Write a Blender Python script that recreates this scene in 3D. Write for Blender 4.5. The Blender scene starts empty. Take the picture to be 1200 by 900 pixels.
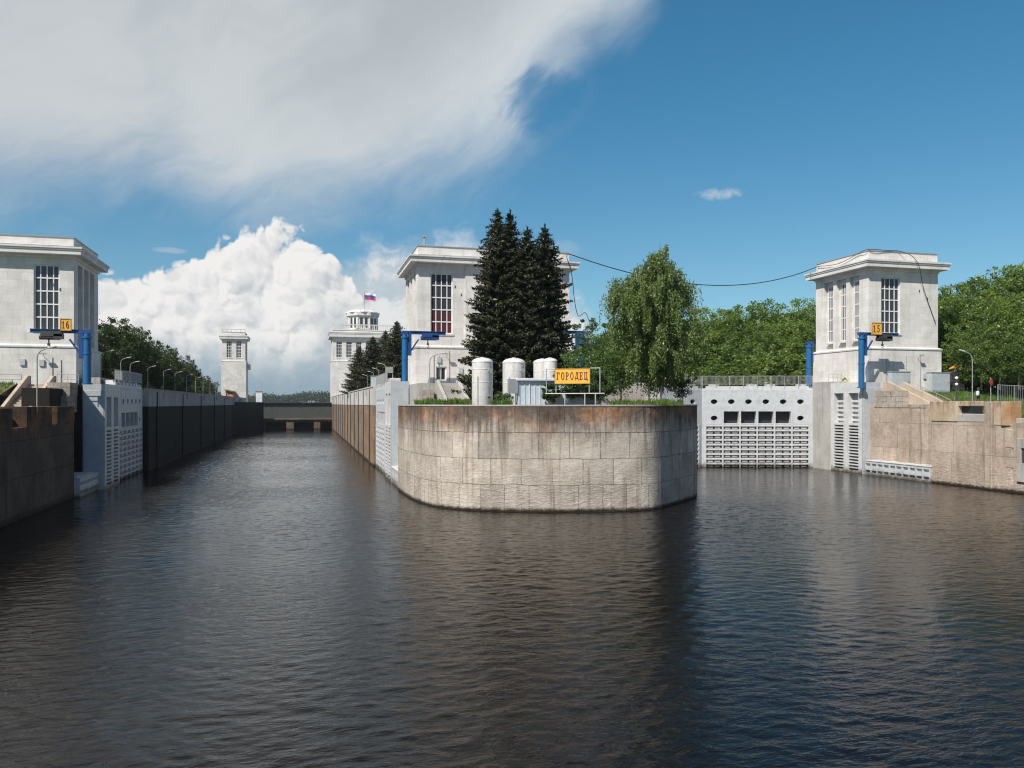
import bpy, math, random
import numpy as np
from mathutils import Vector, Matrix

# ------------------------------------------------------------------ camera, sky, sun, exposure
sc = bpy.context.scene
COL = sc.collection
R = math.radians
H = 9.1                       # eye height above the water
YAW = R(14.7)                 # camera turned right of the lock axis (+Y)
FPX = 930.0
ST, CT = math.sin(YAW), math.cos(YAW)

cam_d = bpy.data.cameras.new('camera')
cam = bpy.data.objects.new('camera', cam_d)
COL.objects.link(cam)
cam.location = (0, 0, H)
cam.rotation_euler = (R(90), 0, -YAW)
cam_d.sensor_width = 36
cam_d.lens = FPX / 1200 * 36
cam_d.shift_y = 23 / 1200
cam_d.clip_start = 0.5
cam_d.clip_end = 9000
sc.camera = cam

sc.view_settings.view_transform = 'Standard'
sc.view_settings.look = 'None'
sc.view_settings.gamma = 1
sc.view_settings.use_curve_mapping = False
sc.view_settings.exposure = 0.28
sc.cycles.use_denoising = True
sc.cycles.denoising_prefilter = 'ACCURATE'
sc.cycles.filter_width = 1.15
sc.cycles.max_bounces = 5
sc.cycles.use_adaptive_sampling = True
sc.cycles.adaptive_threshold = 0.015
sc.cycles.transparent_max_bounces = 6

SUN = Vector((-0.69, -0.54, 1.0)).normalized()
SUN_EL = math.asin(SUN.z)
SUN_ROT = math.atan2(SUN.x, SUN.y)
sd = bpy.data.lights.new('sun', 'SUN')
sd.energy = 5.0
sd.angle = R(0.5)
sd.color = (1.0, 0.94, 0.855)
so = bpy.data.objects.new('sun', sd)
COL.objects.link(so)
so.rotation_euler = SUN.to_track_quat('Z', 'Y').to_euler()
so.location = (-40, -40, 90)


# ------------------------------------------------------------------ node helpers
class NT:
    def __init__(self, tree):
        self.t = tree
    def n(self, typ, ins=None, **props):
        nd = self.t.nodes.new('ShaderNode' + typ)
        for k, v in props.items():
            setattr(nd, k, v)
        for k, v in (ins or {}).items():
            self.put(nd.inputs[k], v)
        return nd
    def put(self, sock, v):
        if hasattr(v, 'is_output'):
            self.t.links.new(v, sock)
        else:
            if isinstance(v, tuple) and len(v) == 3 and sock.type == 'RGBA':
                v = v + (1,)
            sock.default_value = v
    def m(self, op, a, b=0.0, c=0.0, clamp=False):
        nd = self.t.nodes.new('ShaderNodeMath')
        nd.operation = op
        nd.use_clamp = clamp
        for i, v in enumerate((a, b, c)):
            self.put(nd.inputs[i], v)
        return nd.outputs[0]
    def vm(self, op, a, b=(0, 0, 0), out=0):
        nd = self.t.nodes.new('ShaderNodeVectorMath')
        nd.operation = op
        self.put(nd.inputs[0], a)
        if op == 'SCALE':
            self.put(nd.inputs['Scale'], b)
        else:
            self.put(nd.inputs[1], b)
        return nd.outputs[out]
    def ss(self, x, lo, hi, o0=0.0, o1=1.0):
        nd = self.t.nodes.new('ShaderNodeMapRange')
        nd.interpolation_type = 'SMOOTHSTEP'
        for i, v in enumerate((x, lo, hi, o0, o1)):
            self.put(nd.inputs[i], v)
        return nd.outputs[0]
    def lin(self, x, lo, hi, o0=0.0, o1=1.0):
        nd = self.t.nodes.new('ShaderNodeMapRange')
        for i, v in enumerate((x, lo, hi, o0, o1)):
            self.put(nd.inputs[i], v)
        return nd.outputs[0]
    def mix(self, f, a, b, blend='MIX'):
        nd = self.t.nodes.new('ShaderNodeMix')
        nd.data_type = 'RGBA'
        nd.blend_type = blend
        self.put(nd.inputs[0], f)
        self.put(nd.inputs[6], a)
        self.put(nd.inputs[7], b)
        return nd.outputs[2]
    def noise(self, vec, scale, detail=4.0, rough=0.55, out=0, dist=0.0):
        nd = self.n('TexNoise', {'Vector': vec, 'Scale': scale, 'Detail': detail, 'Roughness': rough, 'Distortion': dist})
        return nd.outputs[out]
    def xyz(self, x, y, z):
        return self.n('CombineXYZ', {'X': x, 'Y': y, 'Z': z}).outputs[0]
    def sep(self, v):
        return self.n('SeparateXYZ', {'Vector': v}).outputs
    def curve(self, x, pts, x0, x1, y0, y1):
        # a float curve over real ranges
        nd = self.t.nodes.new('ShaderNodeFloatCurve')
        c = nd.mapping.curves[0]
        P = [((a - x0) / (x1 - x0), (b - y0) / (y1 - y0)) for a, b in pts]
        c.points[0].location = P[0]
        c.points[1].location = P[-1]
        for p in P[1:-1]:
            c.points.new(*p)
        nd.mapping.update()
        self.put(nd.inputs['Value'], self.lin(x, x0, x1))
        return self.lin(nd.outputs[0], 0, 1, y0, y1)


def azel(px, py):
    u, v = (px - 600) / FPX, (473 - py) / FPX
    return YAW + math.atan(u), math.atan(v * math.cos(math.atan(u)))


# ------------------------------------------------------------------ sky with clouds
world = bpy.data.worlds.new('World')
sc.world = world
world.use_nodes = True
world.cycles.sampling_method = 'MANUAL'
world.cycles.sample_map_resolution = 192
wt = world.node_tree
wt.nodes.clear()
W = NT(wt)
sky = W.n('TexSky', sky_type='NISHITA', sun_disc=False, sun_elevation=SUN_EL, sun_rotation=SUN_ROT,
          altitude=100, air_density=1.0, dust_density=0.25, ozone_density=2.5).outputs[0]
gen = W.n('TexCoord').outputs['Generated']
gx, gy, gz = W.sep(gen)
AZ = W.m('ARCTAN2', gx, gy)
EL = W.m('ARCSINE', gz)


def curve_pts(pxs):
    return [azel(*p) for p in pxs]


# billow noise in angle space, warped so edges curl
P0 = W.xyz(AZ, EL, 0.0)


def n2(vec, scale, detail=4.0, rough=0.55, out=0):
    return W.n('TexNoise', {'Vector': vec, 'Scale': scale, 'Detail': detail, 'Roughness': rough}, noise_dimensions='2D').outputs[out]


warp = n2(P0, 14.0, 4.0, 0.6, 1)
PW = W.vm('ADD', P0, W.vm('SCALE', W.vm('SUBTRACT', warp, (0.5, 0.5, 0.5)), 0.05))


def billow(vec):
    hs = None
    for sc_, w_ in ((10.0, 0.42), (22.0, 0.34), (47.0, 0.2), (100.0, 0.12)):
        d_ = W.n('TexVoronoi', {'Vector': vec, 'Scale': sc_, 'Smoothness': 0.25}, feature='SMOOTH_F1', voronoi_dimensions='2D').outputs['Distance']
        q_ = W.m('MULTIPLY', W.m('SUBTRACT', 1.0, W.m('MULTIPLY', d_, d_)), w_)
        hs = q_ if hs is None else W.m('ADD', hs, q_)
    return hs


hb = billow(PW)
hl = billow(W.vm('ADD', PW, (-0.006, 0.0075, 0.0)))

# the big heap cloud over the lock
topc = W.curve(AZ, curve_pts([(-200, 390), (60, 350), (115, 336), (150, 330), (180, 322), (210, 312), (235, 296), (260, 284), (290, 275),
                              (325, 268), (345, 271), (366, 287), (385, 300), (405, 318), (425, 352), (450, 420), (520, 470), (700, 480)]), -0.75, 0.5, -0.1, 0.35)
dcum = W.m('ADD', W.m('SUBTRACT', topc, EL), W.m('MULTIPLY', W.m('SUBTRACT', hb, 0.80), 0.085))
mcum = W.ss(dcum, -0.001, 0.007)
# softer cloud right of it behind the middle tower
topd = W.curve(AZ, curve_pts([(-200, 480), (300, 470), (370, 330), (400, 300), (430, 285), (480, 278), (520, 284), (560, 284), (610, 295),
                              (660, 330), (720, 420), (800, 480)]), -0.75, 0.5, -0.1, 0.35)
wn = n2(W.vm('MULTIPLY', PW, (1.0, 1.4, 1.0)), 13.0, 6.0, 0.6)
dcd = W.m('ADD', W.m('SUBTRACT', topd, EL), W.m('MULTIPLY', W.m('SUBTRACT', wn, 0.5), 0.10))
mcd = W.m('MULTIPLY', W.ss(dcd, -0.015, 0.045), 0.95)
emb = W.m('SUBTRACT', hb, hl)
blotch = n2(PW, 6.5, 4.0, 0.55)
shade = W.m('ADD', W.m('MULTIPLY', emb, 2.7), W.lin(dcum, 0.0, 0.10, 0.95, 0.74))
shade = W.m('ADD', shade, W.m('MULTIPLY', W.m('SUBTRACT', blotch, 0.5), 0.9))
cum_col = W.mix(W.m('MULTIPLY', shade, 1.0, clamp=True), (0.47, 0.53, 0.59), (1.0, 0.985, 0.96))
g2 = W.m('MULTIPLY', W.ss(blotch, 0.60, 0.40), W.ss(EL, 0.16, 0.06))
cum_col = W.mix(W.m('MULTIPLY', g2, 0.6), cum_col, (0.46, 0.54, 0.61))
cum_col = W.mix(W.ss(W.m('ADD', EL, W.m('MULTIPLY', W.m('SUBTRACT', wn, 0.5), 0.05)), 0.085, 0.02), cum_col, (0.33, 0.455, 0.545))
cd_col = W.mix(W.ss(wn, 0.38, 0.62), (0.58, 0.65, 0.71), (0.92, 0.92, 0.91))
cd_col = W.mix(W.ss(EL, 0.10, 0.02), cd_col, (0.33, 0.455, 0.545))

# the broad sheet of cloud filling the upper left
lowc = W.curve(AZ, curve_pts([(-420, 205), (0, 216), (110, 216), (200, 228), (290, 252), (350, 258), (420, 252), (490, 235), (540, 205),
                              (585, 172), (625, 130), (660, 95), (700, 52), (745, 5), (800, -160), (900, -700)]), -0.75, 0.75, -0.1, 1.1)
P1 = W.vm('ADD', P0, W.vm('SCALE', W.vm('SUBTRACT', n2(P0, 4.0, 4.0, 0.55, 1), (0.5, 0.5, 0.5)), 0.13))
sn = n2(W.vm('MULTIPLY', P1, (1.0, 1.3, 1.0)), 5.0, 6.0, 0.52)
rotd = W.n('Mapping', {'Vector': P1, 'Rotation': (0, 0, R(-33)), 'Scale': (1.0, 1.0, 1.0)}).outputs[0]
stk = n2(W.vm('MULTIPLY', rotd, (2.6, 9.0, 1.0)), 2.4, 7.0, 0.62)
ds0 = W.m('ADD', W.m('SUBTRACT', EL, lowc), W.m('MULTIPLY', W.m('SUBTRACT', sn, 0.5), 0.10))
ds = W.m('ADD', ds0, W.m('MULTIPLY', W.m('SUBTRACT', stk, 0.5), 0.075))
window_ = W.m('MULTIPLY', W.ss(AZ, -1.35, -0.85), W.ss(EL, 0.95, 0.6))
ah, eh = azel(628, 118)
qh = W.m('ADD', W.m('POWER', W.m('DIVIDE', W.m('SUBTRACT', AZ, ah), 0.05), 2.0), W.m('POWER', W.m('DIVIDE', W.m('SUBTRACT', EL, eh), 0.035), 2.0))
hole = W.m('MULTIPLY', W.ss(W.m('ADD', qh, W.m('MULTIPLY', W.m('SUBTRACT', stk, 0.5), 3.0)), 1.6, 0.1), 0.8)
msh = W.m('MULTIPLY', W.ss(W.m('SUBTRACT', ds, W.m('MULTIPLY', hole, 0.06)), -0.07, 0.095), window_)
msh = W.m('MULTIPLY', W.m('POWER', msh, 1.25), 0.985)
sn2 = n2(P1, 2.4, 4.0, 0.5)
edge = W.ss(ds0, 0.22, 0.03)
sh_col = W.mix(W.ss(W.m('ADD', sn2, W.m('MULTIPLY', W.m('SUBTRACT', stk, 0.5), 0.35)), 0.30, 0.70), (0.50, 0.545, 0.585), (0.66, 0.70, 0.725))
sh_col = W.mix(W.m('MULTIPLY', edge, W.ss(AZ, -0.35, 0.25, 0.15, 0.85)), sh_col, (0.72, 0.775, 0.81))
sh_col = W.mix(W.m('MULTIPLY', W.ss(EL, 0.17, 0.30), W.ss(AZ, 0.0, -0.4)), sh_col, W.mix(0.35, sh_col, (0.62, 0.655, 0.69)))


def puff(px, py, rx, ry, k):
    a, e = azel(px, py)
    q = W.m('ADD', W.m('POWER', W.m('DIVIDE', W.m('SUBTRACT', AZ, a), rx), 2.0), W.m('POWER', W.m('DIVIDE', W.m('SUBTRACT', EL, e), ry), 2.0))
    q = W.m('ADD', q, W.m('MULTIPLY', W.m('SUBTRACT', wn, 0.5), 4.5))
    return W.m('MULTIPLY', W.ss(q, 1.1, 0.1), k)


mp = W.m('MAXIMUM', puff(848, 227, 0.040, 0.009, 0.7), W.m('MAXIMUM', puff(195, 293, 0.022, 0.004, 0.35), puff(650, 292, 0.03, 0.012, 0.2)))

tint = W.mix(W.ss(EL, 0.0, 0.45), (0.80, 1.04, 1.06), (0.45, 1.10, 1.20))
tint = W.mix(W.ss(EL, 0.07, 0.0), tint, (0.80, 0.86, 1.0))
tint = W.mix(W.ss(EL, 0.55, 0.95), tint, (0.80, 0.95, 1.0))
behind = W.m('MULTIPLY', W.ss(W.m('ABSOLUTE', W.m('SUBTRACT', AZ, YAW)), 0.95, 1.5), 1.0)
tint = W.mix(behind, tint, (0.85, 0.95, 1.0))
skyc = W.mix(1.0, sky, tint, 'MULTIPLY')
K = 10.0                       # clouds against the physically bright sky


def cl(c):
    return W.vm('SCALE', c, K)


c = W.mix(mp, skyc, cl((0.66, 0.71, 0.75)))
c = W.mix(msh, c, cl(sh_col))
c = W.mix(mcd, c, cl(cd_col))
c = W.mix(mcum, c, cl(cum_col))
bg = W.n('Background', {'Color': c, 'Strength': 0.074})
W.t.links.new(bg.outputs[0], W.n('OutputWorld').inputs[0])


# ------------------------------------------------------------------ materials
MATS = {}


def newmat(name):
    m = bpy.data.materials.new(name)
    m.use_nodes = True
    m.node_tree.nodes.clear()
    MATS[name] = m
    return m, NT(m.node_tree)


def out(t, shader):
    t.t.links.new(shader, t.n('OutputMaterial').inputs[0])


def wall_coords(t, uv=False):
    pos = t.n('NewGeometry').outputs['Position']
    x, y, z = t.sep(pos)
    if uv:
        u, v, _ = t.sep(t.n('UVMap').outputs[0])
        return pos, u, z
    return pos, t.m('ADD', x, y), z


def concrete(name, c1, c2, block=None, mortar=0.012, joint=0.5, streak=0.5, streak_col=(0.09, 0.065, 0.045), top=None, top_col=(0.10, 0.055, 0.03),
             wet=None, rough=0.9, bump=0.25, fine=0.16, uv=False, spall=0.0, bvar=0.0):
    m, t = newmat(name)
    pos, u, z = wall_coords(t, uv)
    big = t.noise(pos, 0.35, 6, 0.6)
    mid = t.noise(pos, 2.2, 6, 0.65)
    fin = t.noise(pos, 11.0, 4, 0.7)
    col = t.mix(t.ss(big, 0.32, 0.68), c1, c2)
    col = t.mix(1.0, col, t.mix(mid, (1 - fine * 1.6,) * 3, (1 + fine * 1.2,) * 3), 'MULTIPLY')
    col = t.mix(1.0, col, t.mix(fin, (1 - fine,) * 3, (1 + fine,) * 3), 'MULTIPLY')
    hgt = t.m('ADD', t.m('MULTIPLY', mid, 0.6), t.m('MULTIPLY', fin, 0.4))
    uw = t.m('ADD', u, t.m('MULTIPLY', t.m('SUBTRACT', mid, 0.5), 0.12))
    zw = t.m('ADD', z, t.m('MULTIPLY', t.m('SUBTRACT', t.noise(pos, 0.9, 3, 0.5), 0.5), 0.16))
    if block:
        bw, bh, z0 = block
        br = t.n('TexBrick', {'Vector': t.xyz(uw, t.m('SUBTRACT', zw, z0), 0.0), 'Scale': 1.0, 'Brick Width': bw, 'Row Height': bh,
                              'Mortar Size': mortar, 'Mortar Smooth': 0.25, 'Color1': (0.0, 0.0, 0.0), 'Color2': (1.0, 1.0, 1.0), 'Mortar': (0.5, 0.5, 0.5),
                              'Bias': 0.0}, offset=0.43, squash=0.8, squash_frequency=3)
        col = t.mix(1.0, col, t.mix(t.sep(br.outputs['Color'])[0], (1 - fine * 0.35 - bvar,) * 3, (1 + fine * 0.3 + bvar * 0.5,) * 3), 'MULTIPLY')
        jn = t.m('MULTIPLY', br.outputs['Fac'], t.ss(t.noise(pos, 1.3, 3, 0.6), 0.34, 0.58, 0.4, 1.0))
        col = t.mix(t.m('MULTIPLY', jn, joint), col, tuple(0.28 * a for a in c1))
        hgt = t.m('SUBTRACT', hgt, t.m('MULTIPLY', jn, 1.2))
    if spall:
        sp = t.noise(t.xyz(t.m('MULTIPLY', u, 1.0), t.m('MULTIPLY', z, 2.6), 0.0), 1.7, 8, 0.72, dist=0.2)
        low = t.ss(z, 4.6, 1.0, 0.15, 1.0)
        spm = t.m('MULTIPLY', t.ss(sp, 0.44, 0.66), low)
        hgt = t.m('ADD', hgt, t.m('MULTIPLY', spm, spall))
        col = t.mix(t.m('MULTIPLY', spm, 0.35), col, tuple(min(1, a * 1.35) for a in c2))
    if streak:
        st = t.noise(t.xyz(t.m('MULTIPLY', u, 1.6), t.m('MULTIPLY', z, 0.10), 3.0), 1.0, 5, 0.65)
        sm = t.m('MULTIPLY', t.ss(st, 0.50, 0.70), streak)
        col = t.mix(sm, col, streak_col)
    if top:
        z0, z1 = top
        st2 = t.noise(t.xyz(t.m('MULTIPLY', u, 1.1), t.m('MULTIPLY', z, 0.22), 7.0), 1.3, 6, 0.7)
        tm = t.ss(t.m('ADD', z, t.m('MULTIPLY', t.m('SUBTRACT', st2, 0.5), 5.0)), z0, z1)
        tc = t.mix(t.ss(t.noise(t.xyz(t.m('MULTIPLY', u, 0.35), t.m('MULTIPLY', z, 0.5), 0.0), 0.8, 5, 0.6), 0.42, 0.66), top_col, (0.34, 0.15, 0.055))
        tc = t.mix(t.ss(mid, 0.35, 0.7), t.mix(1.0, tc, (0.5, 0.5, 0.5), 'MULTIPLY'), tc)
        col = t.mix(t.m('MULTIPLY', tm, 0.86), col, tc)
        dr = t.noise(t.xyz(t.m('MULTIPLY', u, 2.6), t.m('MULTIPLY', z, 0.12), 1.0), 1.0, 4, 0.6)
        col = t.mix(t.m('MULTIPLY', t.m('MULTIPLY', t.ss(dr, 0.52, 0.66), t.ss(z, z0 - 2.5, z1)), 0.7), col, tuple(0.6 * a for a in top_col))
    if wet is not None:
        wz = t.m('ADD', z, t.m('MULTIPLY', t.m('SUBTRACT', mid, 0.5), 0.5))
        col = t.mix(t.ss(wz, wet + 0.35, wet - 0.05), col, (0.030, 0.022, 0.014))
    b = t.n('Bump', {'Strength': bump, 'Distance': 0.12, 'Height': hgt})
    p = t.n('BsdfPrincipled', {'Base Color': col, 'Roughness': rough, 'Normal': b.outputs[0], 'Specular IOR Level': 0.3})
    out(t, p.outputs[0])
    return m


def paint(name, c1, rough=0.5, metal=0.0, rust=0.0, dirt=0.25, dirt_col=(0.12, 0.085, 0.06), bump=0.05, scale=1.5):
    m, t = newmat(name)
    pos, u, z = wall_coords(t)
    a = t.noise(pos, scale, 6, 0.65)
    s = t.noise(t.xyz(t.m('MULTIPLY', u, 3.0), t.m('MULTIPLY', z, 0.35), 0.0), 1.0, 5, 0.65)
    col = t.mix(t.ss(a, 0.25, 0.75), tuple(x * 0.86 for x in c1), tuple(min(1, x * 1.07) for x in c1))
    col = t.mix(t.m('MULTIPLY', t.ss(s, 0.52, 0.76), dirt), col, dirt_col)
    if rust:
        rs_ = t.noise(t.xyz(t.m('MULTIPLY', u, 4.5), t.m('MULTIPLY', z, 0.45), 5.0), 1.0, 6, 0.7)
        rp = t.noise(pos, 3.0, 5, 0.7)
        rm = t.m('MULTIPLY', t.m('MAXIMUM', t.ss(rs_, 0.60, 0.72), t.ss(rp, 0.66, 0.72)), rust)
        col = t.mix(rm, col, (0.23, 0.12, 0.055))
        col = t.mix(t.ss(t.m('ADD', z, t.m('MULTIPLY', a, 1.2)), 1.6, 0.5), col, (0.10, 0.085, 0.055))
    fin = t.noise(pos, 16.0, 3, 0.6)
    b = t.n('Bump', {'Strength': bump, 'Distance': 0.05, 'Height': fin})
    p = t.n('BsdfPrincipled', {'Base Color': col, 'Roughness': rough, 'Metallic': metal, 'Normal': b.outputs[0]})
    out(t, p.outputs[0])
    return m


def foliage(name, cols, trans=0.25):
    m, t = newmat(name)
    rnd = t.n('NewGeometry').outputs['Random Per Island']
    pos = t.n('NewGeometry').outputs['Position']
    orn = t.n('ObjectInfo').outputs['Random']
    cl_ = t.noise(pos, 0.45, 3, 0.6)
    col = t.mix(rnd, cols[0], cols[1])
    col = t.mix(t.ss(cl_, 0.35, 0.7), col, cols[2])
    col = t.mix(1.0, col, t.mix(orn, (0.72, 0.80, 0.70), (1.28, 1.18, 1.0)), 'MULTIPLY')
    d = t.n('BsdfDiffuse', {'Color': col, 'Roughness': 0.5})
    tr = t.n('BsdfTranslucent', {'Color': t.mix(1.0, col, (1.25, 1.35, 0.6), 'MULTIPLY')})
    mx = t.n('MixShader', {0: trans})
    t.t.links.new(d.outputs[0], mx.inputs[1])
    t.t.links.new(tr.outputs[0], mx.inputs[2])
    gl = t.n('BsdfGlossy', {'Color': (1, 1, 1), 'Roughness': 0.45})
    m2 = t.n('MixShader', {0: 0.03})
    t.t.links.new(mx.outputs[0], m2.inputs[1])
    t.t.links.new(gl.outputs[0], m2.inputs[2])
    out(t, m2.outputs[0])
    return m


M_WHITE = concrete('white_ashlar', (0.60, 0.575, 0.54), (0.72, 0.70, 0.665), block=(1.7, 0.84, 0.3), mortar=0.014, joint=0.34, streak=0.32,
                   streak_col=(0.36, 0.33, 0.29), fine=0.085, bump=0.2, bvar=0.04)
M_TRIM = concrete('white_trim', (0.58, 0.57, 0.545), (0.68, 0.67, 0.645), streak=0.35, streak_col=(0.25, 0.24, 0.22), fine=0.08, bump=0.12)
M_PIER = concrete('pier_stone', (0.38, 0.33, 0.275), (0.58, 0.52, 0.44), block=(2.6, 2.2, 0.05), mortar=0.034, joint=0.85, streak=0.55,
                  streak_col=(0.20, 0.13, 0.09), top=(5.6, 8.6), top_col=(0.075, 0.045, 0.03), wet=0.12, bump=0.55, fine=0.28, uv=True, spall=0.8, bvar=0.06)
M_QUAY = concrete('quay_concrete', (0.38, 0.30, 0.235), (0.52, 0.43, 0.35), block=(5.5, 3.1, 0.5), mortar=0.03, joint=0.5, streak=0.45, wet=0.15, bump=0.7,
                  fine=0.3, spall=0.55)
M_QUAYD = concrete('dark_quay_concrete', (0.07, 0.056, 0.040), (0.145, 0.11, 0.075), block=(7.5, 2.9, 0.4), mortar=0.05, joint=0.8, streak=0.6,  # much darker copy of the quay concrete, for the left wall
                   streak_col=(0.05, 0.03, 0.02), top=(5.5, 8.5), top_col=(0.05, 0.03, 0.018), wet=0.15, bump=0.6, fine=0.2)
M_SHADED = concrete('shade_black_concrete', (0.016, 0.014, 0.011), (0.026, 0.022, 0.016), streak=0.5, streak_col=(0.014, 0.011, 0.009), wet=0.2, bump=0.5)  # tide wall concrete with the left side's shade put into its colour
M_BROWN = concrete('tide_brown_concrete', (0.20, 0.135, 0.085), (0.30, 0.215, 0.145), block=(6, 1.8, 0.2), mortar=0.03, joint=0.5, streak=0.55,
                   streak_col=(0.07, 0.045, 0.028), wet=0.2, bump=0.7)
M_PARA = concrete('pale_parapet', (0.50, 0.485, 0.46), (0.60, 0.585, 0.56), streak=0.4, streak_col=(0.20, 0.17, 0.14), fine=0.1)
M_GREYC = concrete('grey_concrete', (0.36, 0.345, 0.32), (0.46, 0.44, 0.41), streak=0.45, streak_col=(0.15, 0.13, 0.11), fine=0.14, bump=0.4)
M_STAIR = concrete('tan_concrete', (0.40, 0.33, 0.25), (0.50, 0.42, 0.33), streak=0.35, streak_col=(0.20, 0.12, 0.06), fine=0.14, bump=0.3)
M_RUSTC = concrete('rust_stained_concrete', (0.42, 0.32, 0.22), (0.54, 0.46, 0.36), streak=1.0, streak_col=(0.36, 0.155, 0.04), top=(8.4, 10.5), top_col=(0.14, 0.09, 0.055), fine=0.18, bump=0.4)
M_SILL = concrete('brown_sill_concrete', (0.11, 0.085, 0.06), (0.17, 0.135, 0.10), streak=0.5, streak_col=(0.04, 0.03, 0.02), wet=0.3, fine=0.2)
M_RUSTO = concrete('orange_rust_concrete', (0.36, 0.20, 0.09), (0.46, 0.35, 0.23), streak=0.9, streak_col=(0.30, 0.13, 0.04), fine=0.2, bump=0.4)
M_RUBBLE = concrete('rubble_stone', (0.34, 0.29, 0.235), (0.50, 0.45, 0.39), block=(1.5, 0.7, 0.2), mortar=0.03, joint=0.5, streak=0.3, fine=0.25, bump=1.0)
M_DECK = concrete('deck_concrete', (0.32, 0.30, 0.27), (0.42, 0.40, 0.36), streak=0.0, fine=0.15)
M_GATE = paint('pale_grey_steel', (0.54, 0.565, 0.58), rust=0.6, dirt=0.5, dirt_col=(0.33, 0.28, 0.23), bump=0.1)
M_GATEW = paint('white_grey_steel', (0.60, 0.605, 0.60), rust=0.7, dirt=0.6, dirt_col=(0.30, 0.23, 0.17), bump=0.1)
M_PANEL = paint('plain_grey_steel', (0.43, 0.47, 0.49), dirt=0.3, dirt_col=(0.27, 0.26, 0.25))
M_CAV = paint('hollow_black_steel', (0.022, 0.023, 0.024), dirt=0.4, dirt_col=(0.03, 0.02, 0.015))  # near-black colour stands in for the darkness inside hollows
M_BLUE = paint('blue_crane_paint', (0.010, 0.115, 0.29), rough=0.45, dirt=0.15, dirt_col=(0.02, 0.05, 0.12))
M_BLUED = paint('dark_blue_crane_paint', (0.014, 0.062, 0.21), rough=0.5, dirt=0.2, dirt_col=(0.02, 0.03, 0.06))
M_FRAME = paint('white_window_frame', (0.74, 0.74, 0.73), dirt=0.15)
M_DARKM = paint('dark_metal', (0.05, 0.05, 0.052), rough=0.5, dirt=0.3)
M_GREYM = paint('grey_metal', (0.30, 0.31, 0.31), rough=0.45, dirt=0.2)
M_GALV = paint('galvanised_metal', (0.36, 0.37, 0.37), rough=0.4, dirt=0.15)
M_TANK = paint('white_tank_paint', (0.66, 0.65, 0.62), dirt=0.7, dirt_col=(0.36, 0.32, 0.27), scale=3)
M_SHED = paint('pale_blue_siding', (0.58, 0.67, 0.71), dirt=0.15)
M_SHEDT = paint('white_trim_paint', (0.72, 0.74, 0.75), dirt=0.15)
M_YELL = paint('yellow_sign_paint', (0.78, 0.43, 0.05), rough=0.5, dirt=0.12, dirt_col=(0.45, 0.22, 0.05))
M_RED = paint('dark_red_lettering', (0.15, 0.02, 0.015), rough=0.5, dirt=0.0)
M_SIGNR = paint('red_sign_paint', (0.55, 0.06, 0.07), rough=0.5, dirt=0.2)
M_ORANGE = paint('orange_plastic', (0.75, 0.24, 0.05), rough=0.5, dirt=0.1)
M_WOOD = paint('brown_wood', (0.16, 0.09, 0.05), rough=0.8, dirt=0.3)
M_CABLE = paint('black_cable', (0.02, 0.02, 0.022), rough=0.6, dirt=0)
M_BARK = concrete('grey_bark', (0.10, 0.085, 0.07), (0.17, 0.15, 0.13), streak=0.5, fine=0.2, bump=0.6)
M_BIRCHB = concrete('birch_bark', (0.34, 0.33, 0.31), (0.55, 0.53, 0.50), streak=0.3, streak_col=(0.05, 0.045, 0.04), fine=0.25)
M_SPRUCE = foliage('spruce_needles', ((0.018, 0.025, 0.015), (0.085, 0.092, 0.048), (0.048, 0.056, 0.030)), 0.10)
M_SPRUCEL = foliage('olive_spruce_needles', ((0.022, 0.033, 0.016), (0.055, 0.062, 0.026), (0.05, 0.048, 0.022)), 0.12)
M_BIRCH = foliage('birch_leaves', ((0.07, 0.125, 0.036), (0.26, 0.33, 0.12), (0.18, 0.25, 0.08)), 0.33)
M_LEAF = foliage('green_leaves', ((0.055, 0.105, 0.024), (0.24, 0.33, 0.085), (0.15, 0.235, 0.055)), 0.44)
M_LEAFD = foliage('dark_green_leaves', ((0.022, 0.040, 0.012), (0.10, 0.135, 0.042), (0.06, 0.09, 0.026)), 0.3)
M_BUSH = foliage('bush_leaves', ((0.03, 0.07, 0.02), (0.11, 0.19, 0.05), (0.075, 0.14, 0.035)), 0.3)
M_GRASSB = foliage('grass_blades', ((0.06, 0.12, 0.02), (0.14, 0.22, 0.045), (0.10, 0.18, 0.03)), 0.3)
M_WOODFAR = foliage('far_wood', ((0.03, 0.055, 0.028), (0.05, 0.085, 0.035), (0.045, 0.07, 0.032)), 0.15)

m, t = newmat('window_glass')
pos = t.n('NewGeometry').outputs['Position']
out(t, t.n('BsdfPrincipled', {'Base Color': t.mix(t.noise(pos, 0.8, 2, 0.5), (0.022, 0.024, 0.027), (0.06, 0.062, 0.068)), 'Roughness': 0.08,
                              'Specular IOR Level': 0.55}).outputs[0])
M_GLASS = m
m, t = newmat('window_glass_with_rust_curtains')
pos = t.n('NewGeometry').outputs['Position']
_x, _y, zz = t.sep(pos)
gl_c = t.mix(t.m('MULTIPLY', t.ss(zz, 21.2, 20.0), t.ss(t.noise(pos, 1.2, 2, 0.5), 0.35, 0.5)), (0.05, 0.052, 0.06), (0.11, 0.03, 0.035))
out(t, t.n('BsdfPrincipled', {'Base Color': gl_c, 'Roughness': 0.08, 'Specular IOR Level': 0.55}).outputs[0])
M_GLASSR = m

m, t = newmat('meadow_ground')
pos = t.n('NewGeometry').outputs['Position']
gc = t.mix(t.ss(t.noise(pos, 0.25, 6, 0.6), 0.35, 0.65), (0.05, 0.095, 0.022), (0.14, 0.13, 0.05))
gc = t.mix(t.noise(pos, 5.0, 4, 0.7), t.mix(1.0, gc, (0.6, 0.6, 0.6), 'MULTIPLY'), gc)
out(t, t.n('BsdfPrincipled', {'Base Color': gc, 'Roughness': 0.95}).outputs[0])
M_GROUND = m

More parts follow.
